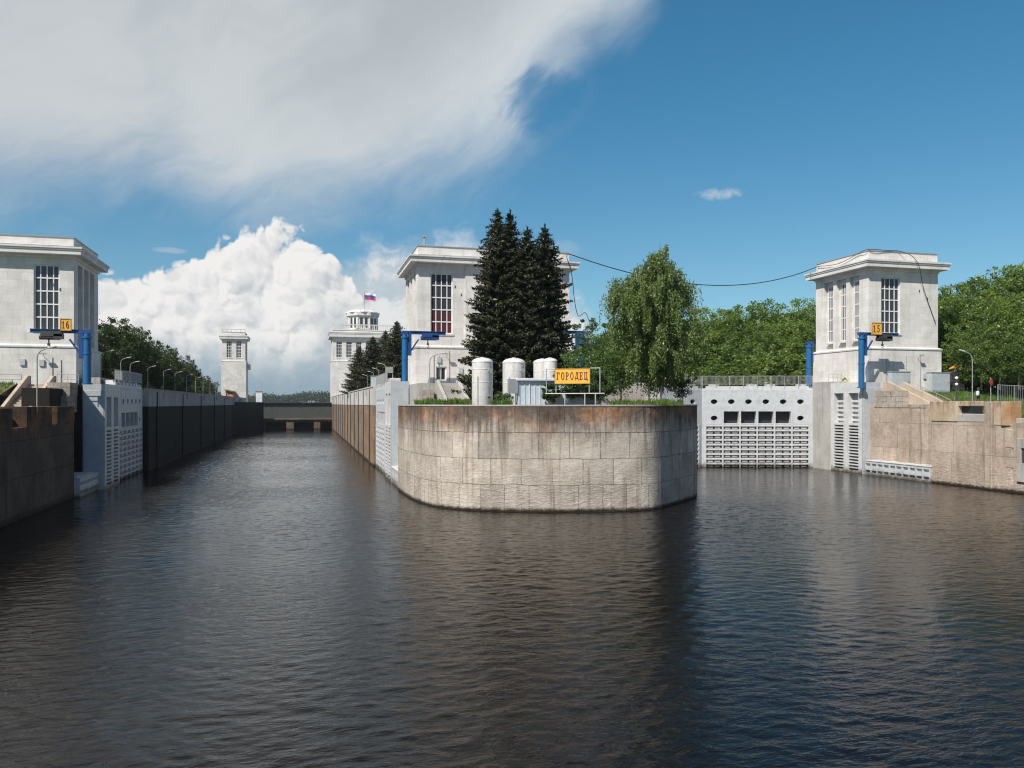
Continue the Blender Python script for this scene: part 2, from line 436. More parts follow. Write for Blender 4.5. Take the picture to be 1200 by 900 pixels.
# river water: dark peat-brown body under a clear rippled surface
m, t = newmat('river_water')
pos = t.n('NewGeometry').outputs['Position']
rot = t.n('Mapping', {'Vector': pos, 'Rotation': (0, 0, R(11)), 'Scale': (0.62, 1.5, 1.0)}).outputs[0]
rot2 = t.n('Mapping', {'Vector': pos, 'Rotation': (0, 0, R(-24)), 'Scale': (0.75, 1.25, 1.0)}).outputs[0]
gust = t.noise(pos, 0.045, 3, 0.5)
w2 = t.noise(rot, 2.4, 4, 0.6, dist=0.5)
w3 = t.noise(rot2, 6.5, 2, 0.6, dist=0.3)
hh = t.m('ADD', t.m('MULTIPLY', w2, 0.60), t.m('MULTIPLY', w3, 0.17))
hh = t.m('MULTIPLY', hh, t.lin(gust, 0.3, 0.7, 0.35, 1.5))
bmp = t.n('Bump', {'Strength': 1.0, 'Distance': 0.07, 'Height': hh})
wx, wy, _z = t.sep(pos)
fo = t.noise(t.n('Mapping', {'Vector': pos, 'Rotation': (0, 0, R(14)), 'Scale': (0.16, 1.5, 1.0)}).outputs[0], 1.0, 7, 0.72, dist=0.8)
reg = t.m('MULTIPLY', t.m('MULTIPLY', t.ss(wx, 40, 48), t.ss(wx, 72, 66)), t.m('MULTIPLY', t.ss(wy, 80, 90), t.ss(wy, 103, 97)))
foam = t.m('MULTIPLY', t.ss(fo, 0.56, 0.70), t.m('MULTIPLY', reg, 0.55))
wcol = t.mix(foam, (0.0042, 0.0025, 0.0012), (0.30, 0.26, 0.21))
out(t, t.n('BsdfPrincipled', {'Base Color': wcol, 'Roughness': 0.05, 'IOR': 1.333, 'Specular IOR Level': 0.5,
                              'Normal': bmp.outputs[0]}).outputs[0])
M_WATER = m


# ------------------------------------------------------------------ mesh helpers
def at(px, py, Y=None, X=None, d=None):
    """photo pixel -> world point on the plane Y=.., X=.. or at depth d"""
    k = (px - 600) / FPX
    dx, dy = ST + k * CT, CT - k * ST
    if Y is not None:
        s = Y / dy
    elif X is not None:
        s = X / dx
    else:
        s = d
    return Vector((dx * s, dy * s, H + (473 - py) / FPX * s))


def wpos(o):
    v = Vector((0, 0, 0))
    while o is not None:
        v += o.location
        o = o.parent
    return v


class MB:
    def __init__(self):
        self.v, self.f = [], []
    def add(self, vs, fs):
        b = len(self.v)
        self.v += [tuple(v) for v in vs]
        self.f += [tuple(i + b for i in f) for f in fs]
        return self
    def box(self, x0, x1, y0, y1, z0, z1):
        return self.obox((0, 0, 0), (1, 0, 0), (0, 1, 0), (0, 0, 1), x0, x1, y0, y1, z0, z1)
    def obox(self, O, U, V, N, u0, u1, v0, v1, n0, n1):
        O, U, V, N = map(Vector, (O, U, V, N))
        p = [O + U * u + V * v + N * n for n in (n0, n1) for v in (v0, v1) for u in (u0, u1)]
        return self.add(p, [(0, 2, 3, 1), (4, 5, 7, 6), (0, 1, 5, 4), (2, 6, 7, 3), (0, 4, 6, 2), (1, 3, 7, 5)])
    def quad(self, *p):
        return self.add(p, [tuple(range(len(p)))])
    def prism(self, pts, z0, z1, cap=True):
        n = len(pts)
        vs = [(x, y, z0) for x, y in pts] + [(x, y, z1) for x, y in pts]
        fs = [(i, (i + 1) % n, n + (i + 1) % n, n + i) for i in range(n)]
        if cap:
            fs += [tuple(range(n, 2 * n)), tuple(range(n - 1, -1, -1))]
        return self.add(vs, fs)
    def oprism(self, pts, O, U, V, N, n0, n1):
        O, U, V, N = map(Vector, (O, U, V, N))
        n = len(pts)
        vs = [O + U * a + V * b + N * k for k in (n0, n1) for a, b in pts]
        fs = [(i, (i + 1) % n, n + (i + 1) % n, n + i) for i in range(n)] + [tuple(range(n, 2 * n)), tuple(range(n - 1, -1, -1))]
        return self.add(vs, fs)
    def tube(self, pts, r, n=8, cap=True):
        pts = [Vector(p) for p in pts]
        rs = r if isinstance(r, (list, tuple)) else [r] * len(pts)
        vs, fs = [], []
        side = None
        for i, p in enumerate(pts):
            t = (pts[min(i + 1, len(pts) - 1)] - pts[max(i - 1, 0)]).normalized()
            if side is None or abs(side.dot(t)) > 0.95:
                side = t.orthogonal().normalized()
            a = (side - t * side.dot(t)).normalized()
            side = a
            b = t.cross(a)
            for k in range(n):
                w = 2 * math.pi * k / n
                vs.append(p + (a * math.cos(w) + b * math.sin(w)) * rs[i])
        for i in range(len(pts) - 1):
            for k in range(n):
                fs.append((i * n + k, i * n + (k + 1) % n, (i + 1) * n + (k + 1) % n, (i + 1) * n + k))
        if cap:
            fs += [tuple(range(n - 1, -1, -1)), tuple(range((len(pts) - 1) * n, len(pts) * n))]
        return self.add(vs, fs)
    def lathe(self, c, prof, n=24):
        # prof: (radius, z) from bottom to top, about the vertical through c
        vs, fs = [], []
        for r, z in prof:
            for k in range(n):
                w = 2 * math.pi * k / n
                vs.append((c[0] + r * math.cos(w), c[1] + r * math.sin(w), c[2] + z))
        for i in range(len(prof) - 1):
            for k in range(n):
                fs.append((i * n + k, i * n + (k + 1) % n, (i + 1) * n + (k + 1) % n, (i + 1) * n + k))
        fs += [tuple(range(n - 1, -1, -1)), tuple(range((len(prof) - 1) * n, len(prof) * n))]
        return self.add(vs, fs)
    def ring(self, x0, x1, y0, y1, prof, cap=True):
        # rectangular moulding: prof = (overhang, z) from bottom to top
        vs, fs = [], []
        for o, z in prof:
            vs += [(x0 - o, y0 - o, z), (x1 + o, y0 - o, z), (x1 + o, y1 + o, z), (x0 - o, y1 + o, z)]
        for i in range(len(prof) - 1):
            for k in range(4):
                fs.append((i * 4 + k, i * 4 + (k + 1) % 4, i * 4 + 4 + (k + 1) % 4, i * 4 + 4 + k))
        if cap:
            m_ = len(prof) - 1
            fs += [(3, 2, 1, 0), (m_ * 4, m_ * 4 + 1, m_ * 4 + 2, m_ * 4 + 3)]
        return self.add(vs, fs)
    def wall(self, O, U, V, N, w, h, holes, back=True):
        """a flat wall (0..w, 0..h) with recesses: (u0,u1,v0,v1,depth[,'e'])"""
        O, U, V, N = map(Vector, (O, U, V, N))
        P = lambda u, v, n=0.0: O + U * u + V * v + N * n
        us = sorted({0.0, w} | {x for h_ in holes for x in h_[:2]})
        vs = sorted({0.0, h} | {x for h_ in holes for x in h_[2:4]})
        for i in range(len(us) - 1):
            for j in range(len(vs) - 1):
                cu, cv = (us[i] + us[i + 1]) / 2, (vs[j] + vs[j + 1]) / 2
                if any(a[0] < cu < a[1] and a[2] < cv < a[3] for a in holes):
                    continue
                self.quad(P(us[i], vs[j]), P(us[i + 1], vs[j]), P(us[i + 1], vs[j + 1]), P(us[i], vs[j + 1]))
        for a in holes:
            u0, u1, v0, v1, dp = a[:5]
            if len(a) > 5:                                    # oval
                n = 24
                cu, cv, ru, rv = (u0 + u1) / 2, (v0 + v1) / 2, (u1 - u0) / 2, (v1 - v0) / 2
                inn, outp = [], []
                for k in range(n):
                    w_ = 2 * math.pi * (k + 0.5) / n
                    c_, s_ = math.cos(w_), math.sin(w_)
                    mm = max(abs(c_), abs(s_))
                    inn.append((cu + ru * 0.86 * c_, cv + rv * 0.86 * s_))
                    outp.append((cu + ru * c_ / mm, cv + rv * s_ / mm))
                for k in range(n):
                    k2 = (k + 1) % n
                    self.quad(P(*outp[k]), P(*outp[k2]), P(*inn[k2]), P(*inn[k]))
                    self.quad(P(*inn[k]), P(*inn[k2]), P(*inn[k2], -dp), P(*inn[k], -dp))
                for cu_, cv_ in ((u0, v0), (u1, v0), (u1, v1), (u0, v1)):   # corner gaps of the outer ring
                    near = sorted(range(n), key=lambda q: (outp[q][0] - cu_) ** 2 + (outp[q][1] - cv_) ** 2)[:2]
                    self.quad(P(cu_, cv_), P(*outp[near[0]]), P(*outp[near[1]]))
                if back:
                    self.quad(*[P(*q, -dp) for q in inn])
                continue
            c = [(u0, v0), (u1, v0), (u1, v1), (u0, v1)]
            for k in range(4):
                p, q = c[k], c[(k + 1) % 4]
                self.quad(P(*p), P(*q), P(*q, -dp), P(*p, -dp))
            if back:
                self.quad(*[P(*q, -dp) for q in c])
        return self
    def build(self, name, mat, parent=None, local=False, smooth=False, bevel=0.0, weld=False):
        me = bpy.data.meshes.new(name)
        off = Vector((0, 0, 0)) if (parent is None or local) else wpos(parent)
        me.from_pydata([(Vector(v) - off)[:] for v in self.v], [], self.f)
        me.materials.append(mat)
        if smooth:
            me.polygons.foreach_set('use_smooth', [True] * len(me.polygons))
        me.validate()
        me.update()
        o = bpy.data.objects.new(name, me)
        COL.objects.link(o)
        if parent is not None:
            o.parent = parent
        if smooth:
            md = o.modifiers.new('edges', 'EDGE_SPLIT')
            md.split_angle = R(40)
        if bevel:
            md = o.modifiers.new('bevel', 'BEVEL')
            md.width = bevel
            md.segments = 2
            md.limit_method = 'ANGLE'
        return o


def thing(name, label, cat, loc=(0, 0, 0), rz=0.0, group=None):
    o = bpy.data.objects.new(name, None)
    o.empty_display_size = 0.3
    COL.objects.link(o)
    o.location = loc
    o.rotation_euler = (0, 0, rz)
    return tag(o, label, cat, group)


def tag(o, label, cat, group=None, kind=None):
    if label:
        o['label'] = label
    if cat:
        o['category'] = cat
    if group:
        o['group'] = group
    if kind:
        o['kind'] = kind
    return o


def copy_thing(src, loc, rz=None, label=None, scale=None):
    r = src.copy()
    COL.objects.link(r)
    r.location = loc
    if rz is not None:
        r.rotation_euler = (0, 0, rz)
    if scale:
        r.scale = scale
    if label:
        r['label'] = label
    for ch in list(src.children):
        c = ch.copy()
        COL.objects.link(c)
        c.parent = r
        for g in list(ch.children):
            d = g.copy()
            COL.objects.link(d)
            d.parent = c
    return r


XU, YU, ZU = (1, 0, 0), (0, 1, 0), (0, 0, 1)

# ------------------------------------------------------------------ setting: water and ground
def water_sheet():
    rg = np.random.default_rng(21)
    waves = []
    for lam in np.geomspace(0.33, 2.6, 70):
        ang = rg.normal(0.0, 0.62) + 0.14                       # mostly up and down the channel
        k_ = 2 * math.pi / (lam * rg.uniform(0.93, 1.07))
        slope = 0.0130 * (1.0 if lam < 0.7 else (0.7 / lam) ** 1.1)
        waves.append((k_ * math.sin(ang), k_ * math.cos(ang), rg.uniform(0, 6.283), slope / k_ * 1.414))
    vs, fs, base = [], [], 0
    for x0, x1, y0, y1, st in ((-24, 75, 12, 66, 0.11), (-24, 75, 66, 131, 0.16), (-21, 10, 131, 296, 0.22)):
        nx, ny = int((x1 - x0) / st) + 1, int((y1 - y0) / st) + 1
        X, Y = np.meshgrid(np.linspace(x0, x1, nx), np.linspace(y0, y1, ny))
        X, Y = X.ravel(), Y.ravel()
        Z = np.zeros_like(X)
        gust = 0.85 + 0.30 * np.sin(X * 0.061 + Y * 0.043 + 1.0) * np.sin(Y * 0.089 - X * 0.034) + 0.18 * np.sin(X * 0.19 + 2) * np.sin(Y * 0.13)
        for kx, ky, ph, am in waves:
            Z += am * np.sin(kx * X + ky * Y + ph)
        Z *= gust
        vs.append(np.stack([X, Y, Z], axis=1))
        i = np.arange(ny - 1)[:, None] * nx + np.arange(nx - 1)[None, :]
        i = i.ravel() + base
        fs.append(np.stack([i, i + 1, i + nx + 1, i + nx], axis=1))
        base += nx * ny
    B = 3000.0
    flat = np.array([(-B, -600, -.35), (B, -600, -.35), (B, 345, -.35), (-B, 345, -.35)])
    vs.append(flat)
    fs.append(np.array([[base, base + 1, base + 2, base + 3]]))
    V, F_ = np.concatenate(vs), np.concatenate(fs)
    me = bpy.data.meshes.new('water')
    me.vertices.add(len(V))
    me.vertices.foreach_set('co', V.astype(np.float32).ravel())
    me.loops.add(F_.size)
    me.loops.foreach_set('vertex_index', F_.astype(np.int32).ravel())
    me.polygons.add(len(F_))
    me.polygons.foreach_set('loop_start', np.arange(0, F_.size, 4, dtype=np.int32))
    me.polygons.foreach_set('use_smooth', np.ones(len(F_), dtype=bool))
    me.materials.append(M_WATER)
    me.update(calc_edges=True)
    o = bpy.data.objects.new('water', me)
    COL.objects.link(o)
    tag(o, None, None, kind='structure')


water_sheet()

g = MB()
GZ = 11.1
g.quad((-4000, 93, GZ), (-24.2, 93, GZ), (-24.2, 4000, GZ), (-4000, 4000, GZ))
g.quad((74.6, 91, GZ), (4000, 91, GZ), (4000, 4000, GZ), (74.6, 4000, GZ))
g.quad((-24.2, 344, 8.4), (74.6, 344, 8.4), (74.6, 4000, 8.4), (-24.2, 4000, 8.4))
g.quad((-4000, -300, 8.3), (-23.5, -300, 8.3), (-23.5, 82, 8.3), (-4000, 82, 8.3))
g.quad((-4000, 82, 8.3), (-29.0, 82, 8.3), (-29.0, 93, GZ), (-4000, 93, GZ))
g.quad((73.5, -300, 7.3), (4000, -300, 7.3), (4000, 76, 7.3), (73.5, 76, 7.3))
g.quad((75.8, 76, 7.3), (4000, 76, 7.3), (4000, 91, GZ), (75.8, 91, GZ))
tag(g.build('ground', M_GROUND), None, None, kind='structure')

# ------------------------------------------------------------------ the rounded pier head
curve = [(9.65, 84.2), (9.72, 80), (10.0, 75.5), (10.65, 71.2), (11.7, 68.6), (13.4, 66.6), (15.3, 65.3), (17.6, 64.3), (20.2, 63.4), (23.0, 62.8),
         (26.0, 62.5), (28.3, 62.6), (29.9, 63.4), (31.8, 65.1), (36.4, 69.6), (38.2, 72.6), (39.6, 78), (40.0, 84.2)]
# smooth the rounded run (keep the sharp corner at 29.3, 62.9)


def catmull(P, n=5):
    o_ = []
    for i in range(len(P) - 1):
        p0, p1, p2, p3 = P[max(i - 1, 0)], P[i], P[i + 1], P[min(i + 2, len(P) - 1)]
        for k in range(n):
            t_ = k / n
            o_.append(tuple(0.5 * (2 * p1[j] + (p2[j] - p0[j]) * t_ + (2 * p0[j] - 5 * p1[j] + 4 * p2[j] - p3[j]) * t_ ** 2
                                   + (3 * p1[j] - p0[j] - 3 * p2[j] + p3[j]) * t_ ** 3) for j in range(2)))
    o_.append(P[-1])
    return o_


PIER_Z = 8.95
outl = catmull(curve, 8)


def pier_wall(outl, z0, z1, name, mat, parent, inset=0.0):
    n = len(outl)
    vs = [(x, y, z) for z in (z0, z1) for x, y in outl]
    fs = [(i, i + 1, n + i + 1, n + i) for i in range(n - 1)] + [tuple(range(n, 2 * n))]
    me = bpy.data.meshes.new(name)
    me.from_pydata(vs, [], fs)
    me.materials.append(mat)
    uv = me.uv_layers.new(name='UVMap')
    s = [0.0]
    for a, b in zip(outl[:-1], outl[1:]):
        s.append(s[-1] + math.hypot(b[0] - a[0], b[1] - a[1]))
    for p in me.polygons:
        for li in p.loop_indices:
            vi = me.loops[li].vertex_index
            uv.data[li].uv = (s[vi % n], vs[vi][2])
    me.update()
    o = bpy.data.objects.new(name, me)
    COL.objects.link(o)
    o.parent = parent
    return o


pier = thing('pier_head', 'rounded stone pier head with rust stained top standing between the two locks', 'pier')
pier_wall(outl, -2, PIER_Z, 'stone_wall', M_PIER, pier)
g = MB()
cx, cy = 25.0, 78.0


def offs(P, dd):
    o_ = []
    for i, (x, y) in enumerate(P):
        a, b = P[max(i - 1, 0)], P[min(i + 1, len(P) - 1)]
        tx, ty = b[0] - a[0], b[1] - a[1]
        l_ = math.hypot(tx, ty)
        o_.append((x + ty / l_ * dd, y - tx / l_ * dd))
    return o_


oo, oi = offs(outl, 0.05), offs(outl, -0.45)
for i in range(len(outl) - 1):
    for (a, b, z0, z1) in ((oo, oo, PIER_Z - 0.07, PIER_Z + 0.06), (oi, oi, PIER_Z + 0.06, PIER_Z - 0.07)):
        g.quad((*a[i], z0), (*a[i + 1], z0), (*a[i + 1], z1), (*a[i], z1))
    for z in (PIER_Z + 0.06, PIER_Z - 0.07):
        g.quad((*oo[i], z), (*oo[i + 1], z), (*oi[i + 1], z), (*oi[i], z))
g.build('coping', M_GREYC, pier)

# upper deck of the island between the locks, with its front retaining wall
g = MB()
g.box(11.9, 38.0, 84.3, 345, -2, 11.3)
o = tag(g.build('retaining_wall', M_GREYC), 'grey retaining wall behind the pier head carrying the raised island deck', 'retaining wall')

# ------------------------------------------------------------------ quay and chamber walls


def chamber_wall(label, xin, xout, y0, y1, ztop, zband, low_mat, par_mat, sgn, wlabel=None):
    t_ = thing('chamber_wall', label, 'lock wall', (xin, y0, 0))
    g = MB()
    g.box(min(xin, xout), max(xin, xout), y0, y1, -2, zband)
    g.build('tide_wall', low_mat, t_)
    g = MB()
    a, b = xin + 0.06 * sgn, xout
    g.box(min(a, b), max(a, b), y0, y1, zband + 0.003, ztop)
    g.box(min(a, a - 0.6 * sgn) - 0.1, max(a, a - 0.6 * sgn) + 0.1, y0, y1, ztop + 0.003, ztop + 0.16)
    g.build('parapet', par_mat, t_)
    y = y0 + 6
    while y < y1 - 3:
        g = MB()
        g.box(min(xin, xin + 0.16 * sgn), max(xin, xin + 0.16 * sgn), y - 0.22, y + 0.22, -1, ztop - 0.25)
        g.build('fender_strip', M_DARKM if sgn < 0 else M_SHADED, t_)
        y += 12.5 if sgn < 0 else 25
    y = y0 + 11
    while y < y1 - 3:
        g = MB()
        g.box(min(xin + 0.061 * sgn, xin + 0.30 * sgn), max(xin + 0.061 * sgn, xin + 0.30 * sgn), y - 0.25, y + 0.25, ztop - 1.1, ztop - 0.2)
        g.build('mooring_hook_box', M_GREYC, t_)
        y += 25
    return t_


chamber_wall('long shaded lock wall with shade-darkened tide band and grey parapet along the left bank', -20.3, -24.2, 116.2, 302, 11.0, 8.7, M_SHADED, M_GREYC, 1)
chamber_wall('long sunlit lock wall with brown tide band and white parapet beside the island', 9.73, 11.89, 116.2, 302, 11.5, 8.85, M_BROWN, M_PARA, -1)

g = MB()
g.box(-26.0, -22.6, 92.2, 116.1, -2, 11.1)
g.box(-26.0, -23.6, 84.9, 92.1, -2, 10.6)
tag(g.build('recess_wall', M_SHADED), 'dark recessed wall behind the open gate on the left bank', 'lock wall')
g = MB()
g.box(71.1, 74.9, 76.2, 87.9, -2, 8.9)
g.box(72.9, 74.9, 87.91, 98.2, -2, 9.6)
g.box(70.0, 74.6, 98.3, 330, -2, 11.5)
g.box(72.7, 74.8, 87.2, 98.25, 9.6, 11.1)
tag(g.build('recess_wall', M_QUAY), 'pale recessed wall behind the floating box on the right bank', 'lock wall')
g = MB()
g.box(38.0, 40.0, 84.3, 330, -2, 11.5)
tag(g.build('chamber_wall', M_PARA), 'lock wall on the right flank of the island beyond the pier head', 'lock wall')

# near left quay with bollard niches along its top
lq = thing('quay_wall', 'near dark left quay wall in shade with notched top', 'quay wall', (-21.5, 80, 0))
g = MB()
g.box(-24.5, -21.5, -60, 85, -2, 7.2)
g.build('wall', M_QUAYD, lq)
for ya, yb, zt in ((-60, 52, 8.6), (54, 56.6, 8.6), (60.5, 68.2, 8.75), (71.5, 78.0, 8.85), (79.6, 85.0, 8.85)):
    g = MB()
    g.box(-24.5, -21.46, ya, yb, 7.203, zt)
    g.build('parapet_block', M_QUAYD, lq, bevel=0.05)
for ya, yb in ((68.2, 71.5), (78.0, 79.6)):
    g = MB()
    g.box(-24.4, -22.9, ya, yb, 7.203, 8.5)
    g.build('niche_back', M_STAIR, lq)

# near right quay: wall, block with a window, posts and a rusty pillar
rq = thing('quay_wall', 'near pale right quay wall with rust stained blocks and posts on top', 'quay wall', (70, 70, 0))
g = MB()
g.wall((70, 76.2, -2), (0, -1, 0), ZU, (-1, 0, 0), 60, 9.1, [])
g.box(70.02, 73.4, 16.2, 76.2, -2, 7.098)
g.build('wall', M_QUAY, rq)
Y_ = lambda px: at(px, 473, X=70.0).y
Z_ = lambda px, py: at(px, py, X=70.0).z
g = MB()
g.box(69.90, 72.4, Y_(1122.5), Y_(1090.5), 7.103, Z_(1105, 470.5))
g.build('rust_block', M_RUSTC, rq, bevel=0.06)
g = MB()
g.box(70.05, 72.4, Y_(1133), Y_(1122.7), Z_(1128, 476), Z_(1128, 470))
g.build('lintel', M_RUSTC, rq, bevel=0.05)
g = MB()
g.box(70.55, 72.0, Y_(1134), Y_(1122.4), 7.103, Z_(1128, 475.9))
g.build('dark_hatch', M_CAV, rq)  # black box, the recess's darkness given by colour
g = MB()
g.box(69.97, 70.7, Y_(1155), Y_(1122.7), 7.103, Z_(1140, 485))
g.build('low_wall', M_GREYC, rq, bevel=0.07)
g = MB()
g.box(69.80, 71.0, Y_(1164), Y_(1155), -1.5, Z_(1160, 470.5))
g.build('post', M_QUAY, rq, bevel=0.09)
g = MB()
g.box(69.95, 71.4, Y_(1174.5), Y_(1164.4), Z_(1170, 498.5), Z_(1170, 470.8))
g.build('stained_pillar', M_RUSTC, rq, bevel=0.06)
g = MB()
g.prism([(69.78, Y_(1174.6)), (69.9, Y_(1184.5)), (71.4, Y_(1184.5)), (71.4, Y_(1174.6))][::-1], Z_(1180, 499), Z_(1180, 470.5))
g.build('rusty_pillar', M_RUSTO, rq, bevel=0.06)
g = MB()
rgq = random.Random(4)
yy = Y_(1184.5)
zz = -1.0
while zz < 6.2:
    hq = rgq.uniform(0.5, 1.1)
    g.box(69.94 - rgq.uniform(0, 0.04), 70.3, yy - rgq.uniform(0.1, 0.4), Y_(1179), zz, zz + hq - 0.003)
    zz += hq
g.build('ragged_quoin', M_QUAY, rq, bevel=0.06)
g = MB()
ya, yb = 18.0, Y_(1185)
g.box(70.6, 72.5, ya, yb, 7.103, 7.6)
g.build('rear_ledge', M_GREYC, rq, bevel=0.05)
g = MB()
ya = Y_(1193)
g.box(69.8, 70.3, ya - 8, ya, 4.6, 5.6)
g.box(69.8, 70.3, ya - 8, ya, 1.2, 3.1)
g.box(69.8, 70.3, ya - 0.5, ya, 3.1, 4.6)
g.build('niche_frame', M_GREYC, rq, bevel=0.04)
g = MB()
g.box(69.96, 70.05, ya - 8, ya - 0.5, 3.1, 4.6)
g.build('niche_dark_slab', M_DARKM, rq)  # dark slab on the wall stands in for shade inside the niche


# ------------------------------------------------------------------ stairs up from the quays to the gate decks
def stairs(label, x0, x1, y0, y1, z0, z1, cheek=0.35, mat=None, rise=0.9):
    mat = mat or M_STAIR
    t_ = thing('staircase', label, 'stairs', ((x0 + x1) / 2, y0, z0))
    g = MB()
    n = 12
    for i in range(n):
        a = y0 + (y1 - y0) * i / n
        g.box(x0, x1, a, y1, z0 + (z1 - z0) * i / n + (0.003 if i else -0.3), z0 + (z1 - z0) * (i + 1) / n)
    g.build('steps', mat, t_)
    for xa, xb in ((x0 - cheek, x0 - 0.003), (x1 + 0.003, x1 + cheek)):
        g = MB()
        pts = [(y0 - 0.9, z0 - 0.4), (y1 + 0.3, z0 - 0.4), (y1 + 0.3, z1 + rise), (y1 - 0.5, z1 + rise), (y0 - 0.9, z0 + 0.25)]
        g.oprism(pts, (xa, 0, 0), YU, ZU, XU, 0, xb - xa)
        g.build('cheek_wall', mat, t_, bevel=0.05)
    return t_


stairs('concrete stairs with sloping cheek walls on the left bank below the tower', -27.4, -25.4, 85.2, 92.2, 8.35, 11.1)
stairs('tan concrete stairs with sloping cheek walls on the right bank beside grey cabinets', 72.95, 74.75, 80.0, 87.0, 8.9, 11.1)
stairs('pale concrete stairs with sloping cheek walls on the island near white tanks', 14.0, 15.9, 78.6, 84.25, PIER_Z, 11.3, mat=M_GREYC, rise=0.3)
g = MB()
g.box(-24.95, -23.0, 88.6, 92.1, 8.2, 9.9)
g.box(-25.0, -22.95, 89.2, 92.12, 9.903, 11.25)
tag(g.build('rubble_wall', M_RUBBLE), 'broken rubble stone wall beside the left bank stairs', 'wall')
g = MB()
g.box(71.05, 72.58, 78.2, 87.1, 8.6, 9.0)
g.box(71.15, 72.56, 82.8, 87.15, 9.003, 10.7)
tag(g.build('rubble_wall', M_RUBBLE), 'stone block wall below the right bank stairs and cabinet', 'wall')


# ------------------------------------------------------------------ lock gates (mitre leaves) and steel gate piers
def gate_leaf(label, origin, rz, group='mitre gate leaves'):
    """u runs along the leaf, the downstream face looks along local -Y"""
    L, ZT = 15.7, 11.1
    t_ = thing('lock_gate', label, 'lock gate', (*origin, 0), rz, group)
    inset = 0.55
    cw = (L - 2 * inset) / 6
    holes = []
    for i in range(6):
        c_ = inset + cw * (i + 0.5)
        holes.append((c_ - 0.56, c_ + 0.56, 8.98, 9.78, 0.5, 'e'))
        if i in (0, 5):
            holes.append((c_ - 0.56, c_ + 0.56, 6.64, 7.44, 0.5, 'e'))
        else:
            holes.append((c_ - 1.07, c_ + 1.07, 6.3, 8.0, 1.0))
    g = MB()
    g.wall((0, 0, 6.12), XU, ZU, (0, -1, 0), L, ZT - 6.12, [(a[0], a[1], a[2] - 6.12, a[3] - 6.12) + tuple(a[4:]) for a in holes], back=False)
    g.quad((0, 0, ZT), (L, 0, ZT), (L, 1.1, ZT), (0, 1.1, ZT))
    g.quad((0, 0, -2), (0, 0, ZT), (0, 1.1, ZT), (0, 1.1, -2))
    g.quad((L, 0, -2), (L, 1.1, -2), (L, 1.1, ZT), (L, 0, ZT))
    for i in range(1, 6):
        u = inset + cw * i
        g.box(u - 0.05, u + 0.05, -0.02, -0.002, 8.15, 11.05)
    for i in range(40):
        g.box(0.12 + (L - 0.3) * i / 40, 0.18 + (L - 0.3) * i / 40, -0.03, -0.002, 10.86, 10.92)
        g.box(L - 0.14, L - 0.08, -0.03, -0.002, 0.4 + i * 0.26, 0.47 + i * 0.26)
    g.build('plate', M_GATE, t_, local=True)
    g = MB()
    g.box(0.02, L - 0.02, 0.95, 1.09, -2, ZT - 0.02)
    g.build('skin_plate', M_CAV, t_, local=True)
    # lower framed part: vertical stiffeners and horizontal flanges with small blocks in each cell
    for i in range(7):
        u = inset + cw * i
        g = MB()
        g.box(u - 0.10, u + 0.10, -0.06, 0.9, -2, 6.12)
        if i in (0, 6):
            e = 0.0 if i == 0 else L
            g.box(min(e, u), max(e, u), 0.0, 0.9, -2, 6.11)
        g.build('stiffener', M_GATE, t_, local=True)
    rows = 9
    rh = 6.1 / rows
    g = MB()
    for r in range(rows + 3):
        z = 6.1 - rh * r
        for i in range(6):
            u0, u1 = inset + cw * i + 0.103, inset + cw * (i + 1) - 0.103
            g.box(u0, u1, -0.02, 0.5, z - 0.25, z)
            if z > -1.5:
                c_ = (u0 + u1) / 2
                g.box(u0 + 0.22, c_ - 0.12, 0.16, 0.6, z - rh + 0.10, z - 0.30)
                g.box(c_ + 0.12, u1 - 0.22, 0.16, 0.6, z - rh + 0.10, z - 0.30)
    g.build('cross_beams', M_GATEW, t_, local=True)
    # row of bolts on the heel edge, walkway and railing on the crest
    g = MB()
    g.box(0, L, 0.05, 1.6, ZT + 0.003, ZT + 0.18)
    g.box(0.6, L - 0.6, 0.1, 0.35, ZT + 0.183, ZT + 0.5)
    for u in (1.2, 6.6, 9.2, 13.6):
        g.box(u, u + 1.3, 0.5, 1.3, ZT + 0.183, ZT + 0.75)
    g.build('walkway', M_GATEW, t_, local=True)
    g = MB()
    for k in range(9):
        u = 0.1 + (L - 0.2) * k / 8
        g.box(u - 0.035, u + 0.035, 0.02, 0.09, ZT + 0.183, ZT + 1.95)
    for z in (0.75, 1.9):
        g.box(0, L, 0.03, 0.08, ZT + z, ZT + z + 0.06)
    k = 0.0
    while k < L:
        g.box(k, k + 0.03, 0.045, 0.065, ZT + 0.75, ZT + 1.9)
        k += 0.17
    g.build('railing', M_GALV, t_, local=True)
    return t_


A = R(17)
gate_leaf('closed lock gate leaf with oval holes between the pier and the right bank tower', (70 - 15.7 * math.cos(A), 98.2 + 15.7 * math.sin(A)), -A)
gate_leaf('closed lock gate leaf half hidden behind the birch on the pier', (40.0, 98.2), A)
gate_leaf('open lock gate leaf folded against the shaded left chamber wall', (-20.9, 99.6), R(90))
gate_leaf('open lock gate leaf folded against the sunlit island chamber wall', (10.05, 115.6), -R(90))


